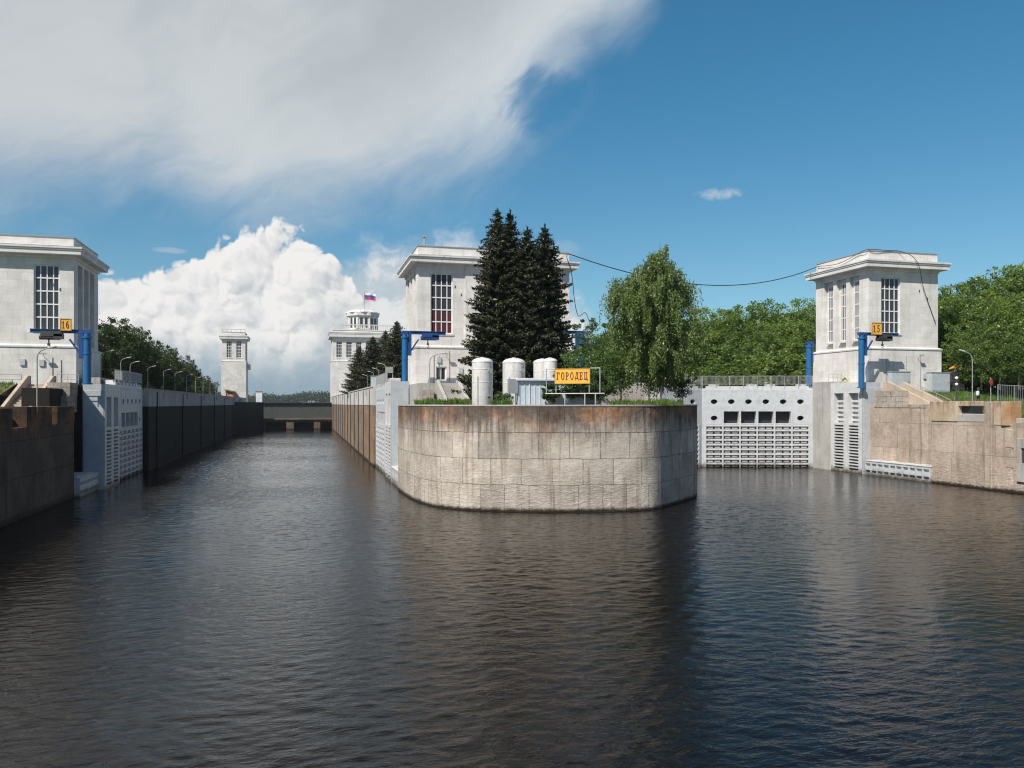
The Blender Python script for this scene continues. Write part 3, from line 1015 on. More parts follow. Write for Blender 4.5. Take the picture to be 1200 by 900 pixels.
def gate_pier(label, xin, xout, y0, y1, sgn, ztop, rows=15, mat=None):
    """steel clad pier: slotted face towards the chamber, plain panel towards the viewer"""
    t_ = thing('gate_pier', label, 'gate pier', ((xin + xout) / 2, y0, 0), group='steel gate piers')
    w = y1 - y0
    holes = []
    lo, up = 0.35, 6.4
    pitch = (up - lo) / rows
    for a, b in ((0.11 * w, 0.42 * w), (0.58 * w, 0.89 * w)):
        for k in range(rows):
            holes.append((a, b, 2 + lo + k * pitch, 2 + lo + k * pitch + pitch * 0.60, 0.8))
        holes.append((a, b, 2 + up + 0.15, 2 + ztop - 1.4, 0.9))
    g = MB()
    U = (0, -1, 0) if sgn < 0 else (0, 1, 0)
    O = (xin, y1 if sgn < 0 else y0, -2)
    g.wall(O, U, ZU, (sgn, 0, 0), w, 2 + ztop, holes, back=True)
    xa, xb = sorted((xin, xout))
    g.quad((xa, y0, ztop), (xb, y0, ztop), (xb, y1, ztop), (xa, y1, ztop))
    g.quad((xa, y1, -2), (xa, y1, ztop), (xb, y1, ztop), (xb, y1, -2))
    g.build('slotted_face', mat or M_GATEW, t_)
    # rungs inside the upper slots
    for a, b in ((0.11 * w, 0.42 * w), (0.58 * w, 0.89 * w)):
        g = MB()
        for k in range(6):
            z = up + 0.4 + k * 0.62
            if z < ztop - 2.2:
                g.box(*sorted((xin - 0.55 * sgn, xin - 0.85 * sgn)), y0 + a + 0.02, y0 + b - 0.02, z, z + 0.3)
        g.build('slot_rungs', M_GATEW, t_)
    g = MB()
    g.box(xa + 0.02, xb, y0 - 0.12, y0 - 0.003, -2, ztop - 0.02)
    g.box(xa + 0.12, xb - 0.1, y0 - 0.16, y0 - 0.123, 0.3, ztop - 0.7)
    g.build('front_panel', M_PANEL, t_, bevel=0.02)
    return t_


gate_pier('grey steel gate pier with slots beside the dark left bank recess', -20.4, -22.55, 92.4, 99.4, 1, 11.2)
gate_pier('white steel gate pier with slots on the island edge', 9.75, 11.85, 92.4, 99.4, -1, 11.7)
gate_pier('pale steel gate pier with slots below the right bank tower', 70.0, 72.7, 88.0, 94.3, -1, 11.9)
g = MB()
g.box(69.95, 72.68, 94.32, 98.22, -2, 12.15)
tag(g.build('concrete_post', M_GREYC, bevel=0.06), 'tall concrete post between the closed gate and the right steel pier', 'post')

# floating boxes in the niches
def float_box(label, xf, xb, y0, y1, sgn, ztop=1.75):
    t_ = thing('floating_box', label, 'floating box', ((xf + xb) / 2, (y0 + y1) / 2, 0), group='steel boxes at the water line')
    n = 10
    holes = []
    cw = (y1 - y0) / n
    for i in range(n):
        holes.append((cw * i + 0.10, cw * (i + 1) - 0.10, 0.32, 0.62, 0.3))
        holes.append((cw * i + 0.10, cw * (i + 1) - 0.10, 1.15, 1.48, 0.3))
    g = MB()
    U = (0, -1, 0) if sgn < 0 else (0, 1, 0)
    g.wall((xf, y1 if sgn < 0 else y0, 0), U, ZU, (sgn, 0, 0), y1 - y0, ztop, holes)
    xa, xc = sorted((xf, xb))
    g.box(xa + 0.5, xc - 0.5, y0 + 0.01, y1 - 0.01, -0.8, ztop - 0.01)
    g.quad((xa, y0, 0), (xc, y0, 0), (xc, y0, ztop), (xa, y0, ztop))
    g.build('box', M_GATE, t_)
    g = MB()
    g.box(xa - 0.06, xc + 0.06, y0 - 0.05, y1 + 0.05, ztop + 0.003, ztop + 0.12)
    g.build('lid', M_GATEW, t_, bevel=0.02)
    for i in range(4):
        g = MB()
        yy = y0 + (y1 - y0) * (i + 0.4) / 4
        g.box(xa + 0.3, xc - 0.3, yy - 0.5, yy + 0.5, ztop + 0.123, ztop + 0.22)
        g.build('hatch', M_GATEW, t_, bevel=0.02)
    return t_


float_box('white steel box with two rows of slots at the right bank waterline', 69.8, 71.05, 76.3, 87.2, -1)
float_box('shaded blue grey steel box at the left bank waterline', -21.0, -23.5, 85.1, 92.2, 1)
float_box('sunlit white steel box at the island waterline beside the pier head', 9.8, 11.8, 84.4, 92.2, -1)


# ------------------------------------------------------------------ towers
def window(root, O, U, N, w, h, cols, rows, bar=0.115, depth=0.06, sill=True, glass=None):
    """O = lower left corner on the glass plane"""
    O, U, N = Vector(O), Vector(U), Vector(N)
    g = MB()
    for i in range(cols + 1):
        b = bar * (1.3 if i in (0, cols) else 1.0)
        c_ = min(max(w * i / cols, b / 2), w - b / 2)
        g.obox(O, U, ZU, N, c_ - b / 2, c_ + b / 2, 0, h, 0.02, depth + 0.02)
    for j in range(rows + 1):
        b = bar * 1.25
        c_ = min(max(h * j / rows, b / 2), h - b / 2)
        g.obox(O, U, ZU, N, 0.01, w - 0.01, c_ - b / 2, c_ + b / 2, 0.025, depth + 0.03)
    fr = g.build('window', M_FRAME, root)
    g = MB()
    g.obox(O, U, ZU, N, 0, w, 0, h, -0.02, 0.012)
    g.build('pane', glass or M_GLASS, fr)
    if sill:
        g = MB()
        g.obox(O, U, ZU, N, -0.12, w + 0.12, -0.22, -0.003, -0.02, 0.42)
        g.build('sill', M_TRIM, fr)
    return fr


def tower(label, x0, x1, y0, y1, zb, zp, zw, zc, zt, front, west=(), east=(), over=1.18, group='lock towers', extra=()):
    """front/west/east: windows (u0, width, z0, z1, cols, rows); bays as deep recesses for side walls"""
    t_ = thing('lock_tower', label, 'tower', ((x0 + x1) / 2, (y0 + y1) / 2, zb), group=group)
    g = MB()
    wx, wy = x1 - x0, y1 - y0

    def face(O, U, N, w, items, side):
        holes = []
        for it in items:
            if side:
                c_ = it[0] + it[1] / 2
                holes.append((c_ - it[1] / 2 - 0.42, c_ + it[1] / 2 + 0.42, 0.55, zw - zp - 0.75, 0.5))
            else:
                holes.append((it[0], it[0] + it[1], it[2] - zp, it[3] - zp, 0.35))
        g.wall(O, U, ZU, N, w, zw - zp, holes)
    face((x0, y0, zp), (1, 0, 0), (0, -1, 0), wx, front, False)
    face((x0, y1, zp), (0, -1, 0), (-1, 0, 0), wy, west, True)
    face((x1, y0, zp), (0, 1, 0), (1, 0, 0), wy, east, True)
    face((x1, y1, zp), (-1, 0, 0), (0, 1, 0), wx, (), False)
    g.build('wall', M_WHITE, t_)
    for O, U, N, items, side in (((x0, y0, 0), (1, 0, 0), (0, -1, 0), front, 0), ((x0, y1, 0), (0, -1, 0), (-1, 0, 0), west, 1),
                                 ((x1, y0, 0), (0, 1, 0), (1, 0, 0), east, 1)):
        for it in items:
            dp = 0.5 if side else 0.35
            OO = Vector(O) + Vector(U) * it[0] + Vector((0, 0, it[2])) - Vector(N) * (dp - 0.03)
            window(t_, OO, U, N, it[1], it[3] - it[2], it[4], it[5], sill=True, glass=it[6] if len(it) > 6 else None)
    # plinth with small windows as recesses
    g = MB()
    pl = 0.3
    holes = [(it[0] + pl, it[0] + it[1] + pl, it[2] - (zb - 3), it[3] - (zb - 3), 0.3) for it in extra]
    g.wall((x0 - pl, y0 - pl, zb - 3), XU, ZU, (0, -1, 0), wx + 2 * pl, zp - zb + 3, holes)
    g.wall((x0 - pl, y1 + pl, zb - 3), (0, -1, 0), ZU, (-1, 0, 0), wy + 2 * pl, zp - zb + 3, [])
    g.wall((x1 + pl, y0 - pl, zb - 3), (0, 1, 0), ZU, (1, 0, 0), wy + 2 * pl, zp - zb + 3, [])
    g.wall((x1 + pl, y1 + pl, zb - 3), (-1, 0, 0), ZU, (0, 1, 0), wx + 2 * pl, zp - zb + 3, [])
    g.build('plinth', M_WHITE, t_)
    for it in extra:
        window(t_, (x0 + it[0], y0 - pl + 0.27, it[2]), XU, (0, -1, 0), it[1], it[3] - it[2], it[4], it[5], bar=0.14)
    g = MB()
    g.ring(x0, x1, y0, y1, [(pl, zp + 0.003), (pl + 0.09, zp + 0.05), (pl + 0.09, zp + 0.22), (0.02, zp + 0.4)])
    g.build('plinth_moulding', M_TRIM, t_)
    g = MB()
    hc = zc - zw
    g.ring(x0, x1, y0, y1, [(0.02, zw - 0.35), (0.14, zw - 0.35), (0.14, zw), (over * 0.84, zw + 0.02), (over * 0.84, zw + 0.42 * hc), (over * 0.92, zw + 0.48 * hc),
                            (over * 0.92, zw + 0.62 * hc), (over, zw + 0.66 * hc), (over, zw + 0.84 * hc), (over - 0.06, zw + 0.86 * hc), (-0.1, zc)])
    g.build('cornice', M_TRIM, t_)
    g = MB()
    g.ring(x0, x1, y0, y1, [(-0.05, zc + 0.123), (-0.05, zt - 0.12)])
    g.build('parapet', M_WHITE, t_)
    g = MB()
    g.ring(x0, x1, y0, y1, [(0.03, zt - 0.117), (0.03, zt)])
    g.build('parapet_cap', M_GREYM, t_)
    return t_


t15 = tower('white tower with number 15 sign and one tall front window on the right bank', 72.6, 83.7, 90, 101.2, 11.1, 16.3, 27.2, 28.3, 29.55,
            front=[(2.0, 3.0, 18.5, 26.0, 4, 5)], west=[(2.85 - 0.55 + (2.75 * i), 1.2, 17.8, 25.9, 3, 5) for i in range(3)],
            east=[(2.3 + 2.75 * i, 1.2, 17.8, 25.9, 3, 5) for i in range(3)])
t16 = tower('white tower with number 16 sign and shaded right side on the left bank', -36.6, -25.3, 100, 111, 11.1, 15.4, 25.9, 26.9, 28.05,
            front=[(7.2, 2.6, 17.4, 24.8, 4, 5)], west=[], east=[(2.0 + 2.75 * i, 1.2, 17.0, 24.6, 3, 5) for i in range(3)], over=1.12)
tc = tower('wide white tower standing behind the dark spruces on the island', 13.9, 34.1, 100, 112, 11.3, 16.1, 26.9, 27.9, 29.15,
           front=[(1.66, 2.85, 18.0, 25.7, 4, 5, M_GLASSR), (15.7, 2.85, 18.0, 25.7, 4, 5)], west=[(2.2 + 3.1 * i, 1.3, 17.6, 25.3, 3, 5) for i in range(3)],
           east=[(2.2 + 3.1 * i, 1.3, 17.6, 25.3, 3, 5) for i in range(3)], over=1.15, extra=[(2.3, 1.35, 12.0, 13.8, 2, 1)])
g = MB()
g.box(20.0, 28.0, 99.82, 100.0, 16.7, 26.6)
g.build('centre_panel', M_WHITE, tc)
g = MB()
g.tube([(15.0, 101.5, 29.1), (15.0, 101.5, 30.6)], 0.12)
g.box(14.75, 15.25, 101.3, 101.7, 30.5, 30.75)
g.build('roof_vent', M_GALV, tc)

tl = tower('slender white tower far along the left chamber wall', -30.3, -21.8, 322, 333, 11.0, 25.2, 33.9, 35.4, 36.6,
           front=[(1.7, 1.9, 26.7, 33.2, 3, 6), (5.2, 1.9, 26.7, 33.2, 3, 6)], east=[(2.2 + 3.0 * i, 1.2, 26.7, 32.6, 2, 5) for i in range(3)], over=1.1)
g = MB()
for a in np.linspace(-30.2, -21.9, 6):
    g.box(a - 0.06, a + 0.06, 322.1, 322.2, 36.6, 37.7)
g.box(-30.2, -21.9, 322.1, 322.2, 37.6, 37.72)
g.build('roof_railing', M_GALV, tl)
g = MB()
g.box(-21.48, -20.3, 324, 330, 22.5, 24.4)
g.build('side_balcony', M_WHITE, tl)

# far control house with a lantern and a flag
bx0, bx1, by = 11.4, 38.5, 335
ch = tower('large white control house with balustrade and roof pavilion at the far end', bx0, bx1, by, by + 16, 11.0, 26.6, 36.6, 39.2, 39.4,
           front=[(1.6 + 4.0 * i, 2.3, 28.2, 34.8, 3, 5) for i in range(6)], west=[(2.5 + 4.2 * i, 1.6, 28.2, 34.4, 2, 5) for i in range(3)], over=1.5, group='control buildings')
g = MB()
for (a0, a1, b0, b1) in ((bx0 - .2, bx1 + .2, by - .3, by + .1), (bx0 - .2, bx0 + .2, by - .2, by + 16)):
    g.box(a0, a1, b0, b1, 41.6, 42.0)
    g.box(a0, a1, b0, b1, 39.45, 39.8)
a = bx0
while a < bx1:
    wpost = 0.55 if int((a - bx0) / 0.9) % 6 == 0 else 0.22
    g.box(a - wpost / 2, a + wpost / 2, by - 0.2, by + 0.02, 39.8, 41.6)
    a += 0.9
for k in range(14):
    g.box(bx0 - 0.12, bx0 + 0.1, by + 0.6 + k * 1.1, by + 0.85 + k * 1.1, 39.8, 41.6)
g.build('balustrade', M_TRIM, ch)
lc = ((17.8 + 30.6) / 2, by + 7.0)


def ngon(c, r, n=8, ph=math.pi / 8):
    return [(c[0] + r * math.cos(ph + 2 * math.pi * k / n), c[1] + r * math.sin(ph + 2 * math.pi * k / n)) for k in range(n)]


g = MB()
g.prism(ngon(lc, 7.3), 39.4, 40.3)
g.prism(ngon(lc, 6.4), 40.3, 46.0)
lant = g.build('roof_pavilion', M_WHITE, ch)
pts = ngon(lc, 6.4)
for k in range(8):
    p, q = Vector((*pts[k], 0)), Vector((*pts[(k + 1) % 8], 0))
    U = (q - p).normalized()
    N = Vector((U.y, -U.x, 0))
    L = (q - p).length
    for c_ in (0.3, 0.7):
        g = MB()
        g.obox(p, U, ZU, N, L * c_ - 0.55, L * c_ + 0.55, 40.9, 45.0, -0.05, 0.06)
        g.build('dark_window', M_GLASS, lant)
    g = MB()
    g.obox(p, U, ZU, N, -0.25, 0.25, 39.5, 45.6, -0.1, 0.25)
    g.build('pilaster', M_TRIM, lant)
g = MB()
g.prism(ngon(lc, 7.2), 45.9, 47.2)
g.lathe((lc[0], lc[1], 0), [(7.3, 47.2), (7.3, 47.5), (5.0, 48.5), (0.3, 49.1)], 8)
for k in range(7):
    q = 2 * math.pi * k / 7
    g.tube([(lc[0] + 6.3 * math.cos(q), lc[1] + 6.3 * math.sin(q), 47.4), (lc[0] + 6.3 * math.cos(q), lc[1] + 6.3 * math.sin(q), 49.0)], 0.09, 5)
g.build('pavilion_roof', M_TRIM, ch)
fp = at(427, 357, Y=lc[1])
fl = thing('flagpole', 'flagpole flying a white blue and red flag on the far control house', 'flag', (fp.x, lc[1], 49.1))
g = MB()
g.tube([(fp.x, lc[1], 49.0), (fp.x, lc[1], 56.6)], 0.11)
g.build('pole', M_GALV, fl)
for (nm, z0, z1, c_) in (('white_stripe', 55.4, 56.4, (0.75, 0.75, 0.76)), ('blue_stripe', 54.4, 55.397, (0.03, 0.09, 0.42)), ('red_stripe', 53.4, 54.397, (0.6, 0.04, 0.05))):
    g = MB()
    n = 12
    vs, fs = [], []
    for i in range(n + 1):
        u = 4.6 * i / n
        w_ = 0.28 * math.sin(u * 2.1) * (i / n)
        sag = -0.10 * u - 0.12 * math.sin(u * 1.7)
        for z in (z0, z1):
            for dy in (0, 0.04):
                vs.append((fp.x + 0.1 + u, lc[1] + w_ + dy, z + sag))
    for i in range(n):
        a, b = i * 4, i * 4 + 4
        fs += [(a, b, b + 2, a + 2), (a + 1, a + 3, b + 3, b + 1), (a, a + 1, b + 1, b), (a + 2, b + 2, b + 3, a + 3)]
    fs += [(0, 2, 3, 1), (n * 4, n * 4 + 1, n * 4 + 3, n * 4 + 2)]
    g.add(vs, fs)
    g.build(nm, paint('flag_' + nm, c_, rough=0.8, dirt=0), fl, smooth=True)

# ------------------------------------------------------------------ far end of the left chamber
ug = thing('upper_gate', 'dark upper lock gate with concrete sill and arched openings at the far end', 'lock gate', (0, 290, 0))
g = MB()
g.box(-21, 9.7, 291.5, 293, 3.9, 8.0)
g.build('gate_panel', paint('green_grey_gate_paint', (0.06, 0.07, 0.063), dirt=0.4, scale=0.4), ug)
g = MB()
g.box(-21, 9.7, 291.2, 293.3, 9.25, 9.55)
g.box(-21, 9.7, 292.2, 293.2, 8.0, 9.25)
for k in range(14):
    g.box(-20 + k * 2.2, -19.85 + k * 2.2, 291.3, 291.5, 8.0, 9.25)
g.tube([(-1.5, 291.3, 8.1), (0.3, 291.3, 9.2)], 0.08)
g.build('crest_bridge', M_DARKM, ug)
g = MB()
g.box(-21, 9.7, 286.5, 291.4, 3.5, 4.0)
holes = []
for c_ in (-9.3, -0.0, 9.0):
    holes.append((c_ - 3.4 + 13.4, min(c_ + 3.4, 9.6) + 13.4, 1.8, 4.6, 5.0))
g.wall((-13.4, 287, -2), XU, ZU, (0, -1, 0), 23.1, 5.49, holes, back=False)
g.build('sill', M_SILL, ug)
g = MB()
g.box(-21, 9.7, 291.35, 291.9, -2, 3.9)
g.build('sill_back', M_CAV, ug)
g = MB()
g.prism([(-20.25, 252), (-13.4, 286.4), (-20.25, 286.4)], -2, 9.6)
tag(g.build('wing_wall', M_SHADED), 'black wing wall closing the far left of the chamber', 'lock wall')

# downpipes, conduits, wall lamps and small vents on the towers
def tower_bits(t_, x0, x1, y0, zb, zp, zw, seed, side=None):
    rg = random.Random(seed)
    yf = y0 - 0.3
    for k in range(3):
        x = x0 + (x1 - x0) * rg.uniform(0.12, 0.9)
        g = MB()
        g.tube([(x, yf - 0.05, zb), (x, yf - 0.05, zp - rg.uniform(0.2, 1.4))], 0.035, 6)
        g.build('conduit', M_GREYM, t_)
    x = x0 + (x1 - x0) * rg.uniform(0.55, 0.75)
    g = MB()
    g.tube([(x, yf, zp - 1.1), (x, yf - 0.7, zp - 0.7)], 0.03, 6)
    g.obox((x, yf - 0.7, zp - 0.7), XU, YU, ZU, -0.35, 0.35, -0.12, 0.12, -0.08, 0.06)
    g.build('wall_lamp', M_GALV, t_)
    for k in range(2):
        x = x0 + (x1 - x0) * rg.uniform(0.2, 0.9)
        z = zb + rg.uniform(1.2, 3.0)
        g = MB()
        g.box(x, x + 0.55, yf - 0.16, yf - 0.003, z, z + 0.7)
        g.build('junction_box', M_PANEL, t_)
    for k in range(2):
        x = x0 + (x1 - x0) * (0.72 + 0.12 * k)
        g = MB()
        g.box(x, x + 0.12, y0 - 0.05, y0 - 0.003, zw - 3.0 - k, zw - 2.7 - k)
        g.build('vent', M_DARKM, t_)


tower_bits(t15, 72.6, 83.7, 90, 11.1, 16.3, 27.2, 1)
tower_bits(t16, -34.5, -25.3, 100, 11.1, 15.4, 25.9, 2)
tower_bits(tc, 13.9, 20.5, 100, 11.3, 16.1, 26.9, 3)


# ------------------------------------------------------------------ blue jib cranes
def crane(label, base, zt, adir, alen, rest_y=0.0, d=0.78):
    x, y, z = base
    s = adir
    t_ = thing('jib_crane', label, 'crane', base, group='blue jib cranes')
    g = MB()
    r = d / 2
    g.lathe((x, y, 0), [(r * 1.5, z), (r * 1.5, z + 0.12), (r, z + 0.13), (r, z + 3.1), (r * 1.12, z + 3.12), (r * 1.12, z + 3.26), (r, z + 3.28), (r, zt - 0.5),
                        (r * 1.25, zt - 0.48), (r * 1.25, zt - 0.32), (r * 0.9, zt - 0.3), (r * 0.9, zt)], 24)
    g.build('column', M_BLUE, t_, smooth=True)
    g = MB()
    g.box(*sorted((x + s * r, x + s * (r + 0.42))), y - 0.16, y + 0.16, zt - 2.6, zt + 0.35)
    g.box(x - r * 1.1, x + r * 1.1, y - 0.22, y + 0.22, zt + 0.003, zt + 0.4)
    g.obox((x + s * r, y, zt - 2.5), (s * 0.55, 0, 0.83), YU, (-s * 0.83, 0, 0.55), 0.6, 2.3, -0.09, 0.09, -0.12, 0.06)
    g.build('bracket', M_BLUED, t_, bevel=0.02)
    g = MB()
    a, b = sorted((x - s * 0.7, x + s * alen))
    for z0, z1, hw in ((zt + 0.0, zt + 0.07, 0.17), (zt + 0.07, zt + 0.33, 0.06), (zt + 0.33, zt + 0.40, 0.17)):
        g.box(*sorted((x + s * 0.45, x + s * alen)), y - hw, y + hw, z0, z1)
    g.build('jib_arm', M_BLUED, t_)
    hx = x + s * alen * 0.62
    h_ = MB()
    h_.box(hx - 1.0, hx + 1.0, y - 0.3, y - 0.19, zt - 0.35, zt + 0.2)
    h_.box(hx - 1.0, hx + 1.0, y + 0.19, y + 0.3, zt - 0.35, zt + 0.2)
    h_.tube([(hx - 1.15, y, zt - 0.45), (hx + 0.75, y, zt - 0.45)], 0.26, 12)
    h_.box(hx + 0.2, hx + 1.05, y - 0.3, y + 0.3, zt - 0.62, zt - 0.1)
    ho = h_.build('hoist', M_BLUED if s > 0 and x < 30 else M_DARKM, t_)
    h_ = MB()
    h_.tube([(hx - 0.3, y, zt - 0.5), (hx - 0.3, y, zt - 1.15)], 0.07)
    h_.box(hx - 0.42, hx - 0.18, y - 0.1, y + 0.1, zt - 1.3, zt - 1.05)
    h_.tube([(hx - 0.3 + 0.14 * math.cos(q), y, zt - 1.42 + 0.14 * math.sin(q)) for q in np.linspace(1.57, -2.6, 9)], 0.04, 6)
    h_.build('hook', M_DARKM, ho)
    return t_


def crane_at(label, px, ptop, Y, zb, s, alen, d=0.78):
    p = at(px, ptop, Y=Y)
    return crane(label, (p.x, Y, zb), p.z, s, alen, d=d)


crane_at('blue jib crane with its arm over the left bank tower', 102.3, 391, 91.0, 11.1, -1, 5.3, 0.74)
crane_at('blue jib crane with its arm before the island tower window', 474.5, 391.5, 96.5, 11.3, 1, 5.0, 0.74)
crane_at('blue jib crane half hidden in leaves right of the spruces', 681.5, 391.5, 95.0, 11.3, -1, 5.0, 0.8)
crane_at('blue jib crane in front of the right bank tower', 1009.5, 393, 87.6, 11.1, 1, 5.6, 0.74)
crane_at('blue jib crane partly hidden behind the right bank tower', 947.5, 403.5, 101.5, 11.1, 1, 4.6, 0.76)

# ------------------------------------------------------------------ lettering, cut as strokes with serifs
def ell(c, rx, ry, ix, iy, a0, a1, n=18):
    A_ = [math.radians(a0 + (a1 - a0) * i / n) for i in range(n + 1)]
    segs = []
    for a, b in zip(A_[:-1], A_[1:]):
        segs.append([(c[0] + rx * math.cos(a), c[1] + ry * math.sin(a)), (c[0] + rx * math.cos(b), c[1] + ry * math.sin(b)),
                     (c[0] + ix * math.cos(b), c[1] + iy * math.sin(b)), (c[0] + ix * math.cos(a), c[1] + iy * math.sin(a))])
    return segs


def bx(a, b, c, d):
    return [[(a, c), (b, c), (b, d), (a, d)]]


GL = {
    'Г': bx(.14, .32, .09, .88) + bx(.02, .44, 0, .09) + bx(.02, .74, .88, 1) + bx(.64, .74, .66, .88),
    'О': ell((.4, .5), .39, .52, .20, .41, 0, 360, 28),
    'Р': bx(.12, .30, .09, .91) + bx(.0, .42, 0, .09) + bx(.0, .34, .91, 1) + ell((.34, .72), .38, .28, .20, .18, -90, 90) + bx(.30, .34, .9, 1) + bx(.30, .34, .44, .54),
    'Д': bx(.03, .83, .12, .25) + bx(.03, .13, -.12, .12) + bx(.73, .83, -.12, .12) + [[(.13, .25), (.25, .25), (.44, .90), (.32, .90)]] + bx(.56, .74, .25, .90) + bx(.24, .80, .90, 1),
    'Е': bx(.12, .30, .11, .89) + bx(.0, .70, 0, .11) + bx(.0, .70, .89, 1) + bx(.30, .52, .45, .56) + bx(.60, .70, .11, .30) + bx(.60, .70, .70, .89) + bx(.48, .56, .36, .65),
    'Ц': bx(.08, .26, .13, .91) + bx(.52, .70, .13, .91) + bx(.0, .84, 0, .13) + bx(.0, .34, .91, 1) + bx(.44, .78, .91, 1) + bx(.74, .84, -.18, .0),
    '1': bx(.32, .52, .09, .88) + bx(.14, .70, 0, .09) + [[(.32, .88), (.52, .88), (.52, 1), (.40, 1)], [(.08, .76), (.32, .76), (.32, .90), (.12, .84)]],
    '5': bx(.16, .70, .86, 1) + bx(.16, .27, .50, .86) + ell((.36, .33), .36, .33, .18, .21, -160, 135, 20),
    '6': ell((.40, .31), .34, .32, .15, .20, 0, 360, 24) + ell((.46, .42), .40, .57, .21, .42, 70, 185, 14) + [],
}


def lettering(txt, O, U, V, N, h, wch, mat, parent, name='letter'):
    k = 0
    for i, ch_ in enumerate(txt):
        g = MB()
        for st in GL[ch_]:
            g.oprism([((i + p[0] * 0.95) * wch, p[1] * h) for p in st], O, U, V, N, 0.002, 0.02 + 0.0011 * (k % 13))
            k += 1
        g.build(name, mat, parent)


# town name board on the pier head
bl = at(650, 450, d=70.0)
br_ = at(691.5, 450, d=68.9)
U = Vector((br_.x - bl.x, br_.y - bl.y, 0))
BW = U.length
U.normalize()
N = Vector((U.y, -U.x, 0))
BH = 1.35
ns = thing('name_sign', 'yellow name board with dark red letters ГОРОДЕЦ on a pipe frame', 'sign', (bl.x, bl.y, PIER_Z))
g = MB()
g.obox(bl, U, ZU, N, 0, BW, 0, BH, -0.06, 0.0)
g.build('board', M_YELL, ns)
g = MB()
for (a, b, c_, d_) in ((0, BW, 0, 0.05), (0, BW, BH - 0.05, BH), (0, 0.05, 0.05, BH - 0.05), (BW - 0.05, BW, 0.05, BH - 0.05)):
    g.obox(bl, U, ZU, N, a, b, c_, d_, 0.002, 0.03)
M_OCHRE = paint('ochre_border', (0.45, 0.24, 0.04), dirt=0)
g.build('border', M_OCHRE, ns)
lettering('ГОРОДЕЦ', Vector(bl) + U * 0.16 + Vector((0, 0, 0.36)), U, ZU, N, 0.66, (BW - 0.28) / 7, M_RED, ns)
g = MB()
zr = bl.z - 0.85
bb = Vector(bl)
P = lambda u, z: bb + U * u - N * 0.12 + Vector((0, 0, z - bl.z))
L0, L1 = -0.8, BW + 0.85
for u, z0, z1 in ((L0, zr, bl.z + BH), (L1, zr, bl.z + BH), (0.1, zr, bl.z + 0.4), (BW - 0.1, zr, bl.z + 0.4)):
    g.tube([P(u, z0), P(u, z1)], 0.045)
for u in (0.9, BW - 0.5, L1 - 0.4):
    g.tube([P(u, PIER_Z), P(u, zr)], 0.06)
g.tube([P(L0 - 0.1, zr), P(L1 + 0.4, zr)], 0.05)
g.tube([P(L0, bl.z + BH), P(0, bl.z + BH)], 0.04)
g.tube([P(BW, bl.z + BH), P(L1, bl.z + BH)], 0.04)
g.build('pipe_frame', M_GALV, ns)


def number_sign(label, px0, px1, py1, Y, txt, nh=1.4):
    p, q = at(px0, py1, Y=Y), at(px1, py1, Y=Y)
    w = q.x - p.x
    t_ = thing('number_sign', label, 'sign', (p.x + w / 2, Y, p.z), group='yellow lock number signs')
    g = MB()
    g.box(p.x, q.x, Y, Y + 0.08, p.z, p.z + nh)
    g.build('board', M_YELL, t_)
    g = MB()
    for (a, b, c_, d_) in ((0, w, 0, 0.07), (0, w, nh - 0.07, nh), (0, 0.07, 0.07, nh - 0.07), (w - 0.07, w, 0.07, nh - 0.07)):
        g.box(p.x + a, p.x + b, Y - 0.04, Y - 0.002, p.z + c_, p.z + d_)
    g.build('border', M_OCHRE, t_)
    lettering(txt, (p.x + w * 0.12, Y, p.z + nh * 0.2), XU, ZU, (0, -1, 0), nh * 0.6, w * 0.385, M_RED, t_, 'numeral')
    return t_


number_sign('yellow board numbered 16 above the left crane arm', 70.3, 83.8, 387.5, 90.6, '16', 1.25)
number_sign('yellow board numbered 15 above the right crane arm', 1021.5, 1033.5, 392, 87.2, '15', 1.55)


# ------------------------------------------------------------------ white tanks, shed and boxes on the pier head
def tank(label, px0, px1, ytop, d, first=[None]):
    a, b = at(px0, ytop, d=d), at(px1, ytop, d=d)
    c_ = (a + b) / 2
    r = (b - a).length / 2
    t_ = thing('storage_tank', label, 'tank', (c_.x, c_.y, PIER_Z), group='white upright tanks')
    g = MB()
    zt = c_.z
    dome = [(r * math.cos(w) if w < 1.5 else 0.02, zt - r * 0.42 + r * 0.42 * math.sin(w)) for w in np.linspace(0, math.pi / 2, 9)]
    g.lathe((c_.x, c_.y, 0), [(r * 0.98, PIER_Z), (r, PIER_Z + 0.05), (r, zt - r * 0.42 - 0.05), (r * 1.03, zt - r * 0.42 - 0.04), (r * 1.03, zt - r * 0.42 + 0.01)] + dome[1:], 32)
    g.build('shell', M_TANK, t_, smooth=True)
    g = MB()
    for zz in (PIER_Z + 0.9, PIER_Z + 2.1, PIER_Z + 3.3):
        if zz < zt - 0.8:
            g.lathe((c_.x, c_.y, zz), [(r, -0.03), (r + 0.018, -0.02), (r + 0.018, 0.02), (r, 0.03)], 32)
    g.build('weld_bands', M_TANK, t_, smooth=True)
    g = MB()
    q = Vector((c_.x - r * 0.62, c_.y - r * 0.82, PIER_Z))
    g.tube([q, q + Vector((0, 0, 2.6)), q + Vector((0.18, 0.15, 2.75))], 0.045, 6)
    g.build('pipe', M_GREYM, t_)
    g = MB()
    q = Vector((c_.x + r * 0.45, c_.y - r * 0.86, zt - 1.25))
    g.tube([q, q + Vector((0.1, -0.22, 0))], 0.15, 10)
    g.tube([q + Vector((0.1, -0.2, 0)), q + Vector((0.11, -0.26, 0))], 0.22, 10)
    g.build('nozzle', M_GREYM, t_)
    g = MB()
    g.lathe((c_.x, c_.y, zt), [(0.2, -0.05), (0.2, 0.05), (0.05, 0.06)], 10)
    g.build('top_lid', M_GALV, t_)
    return t_


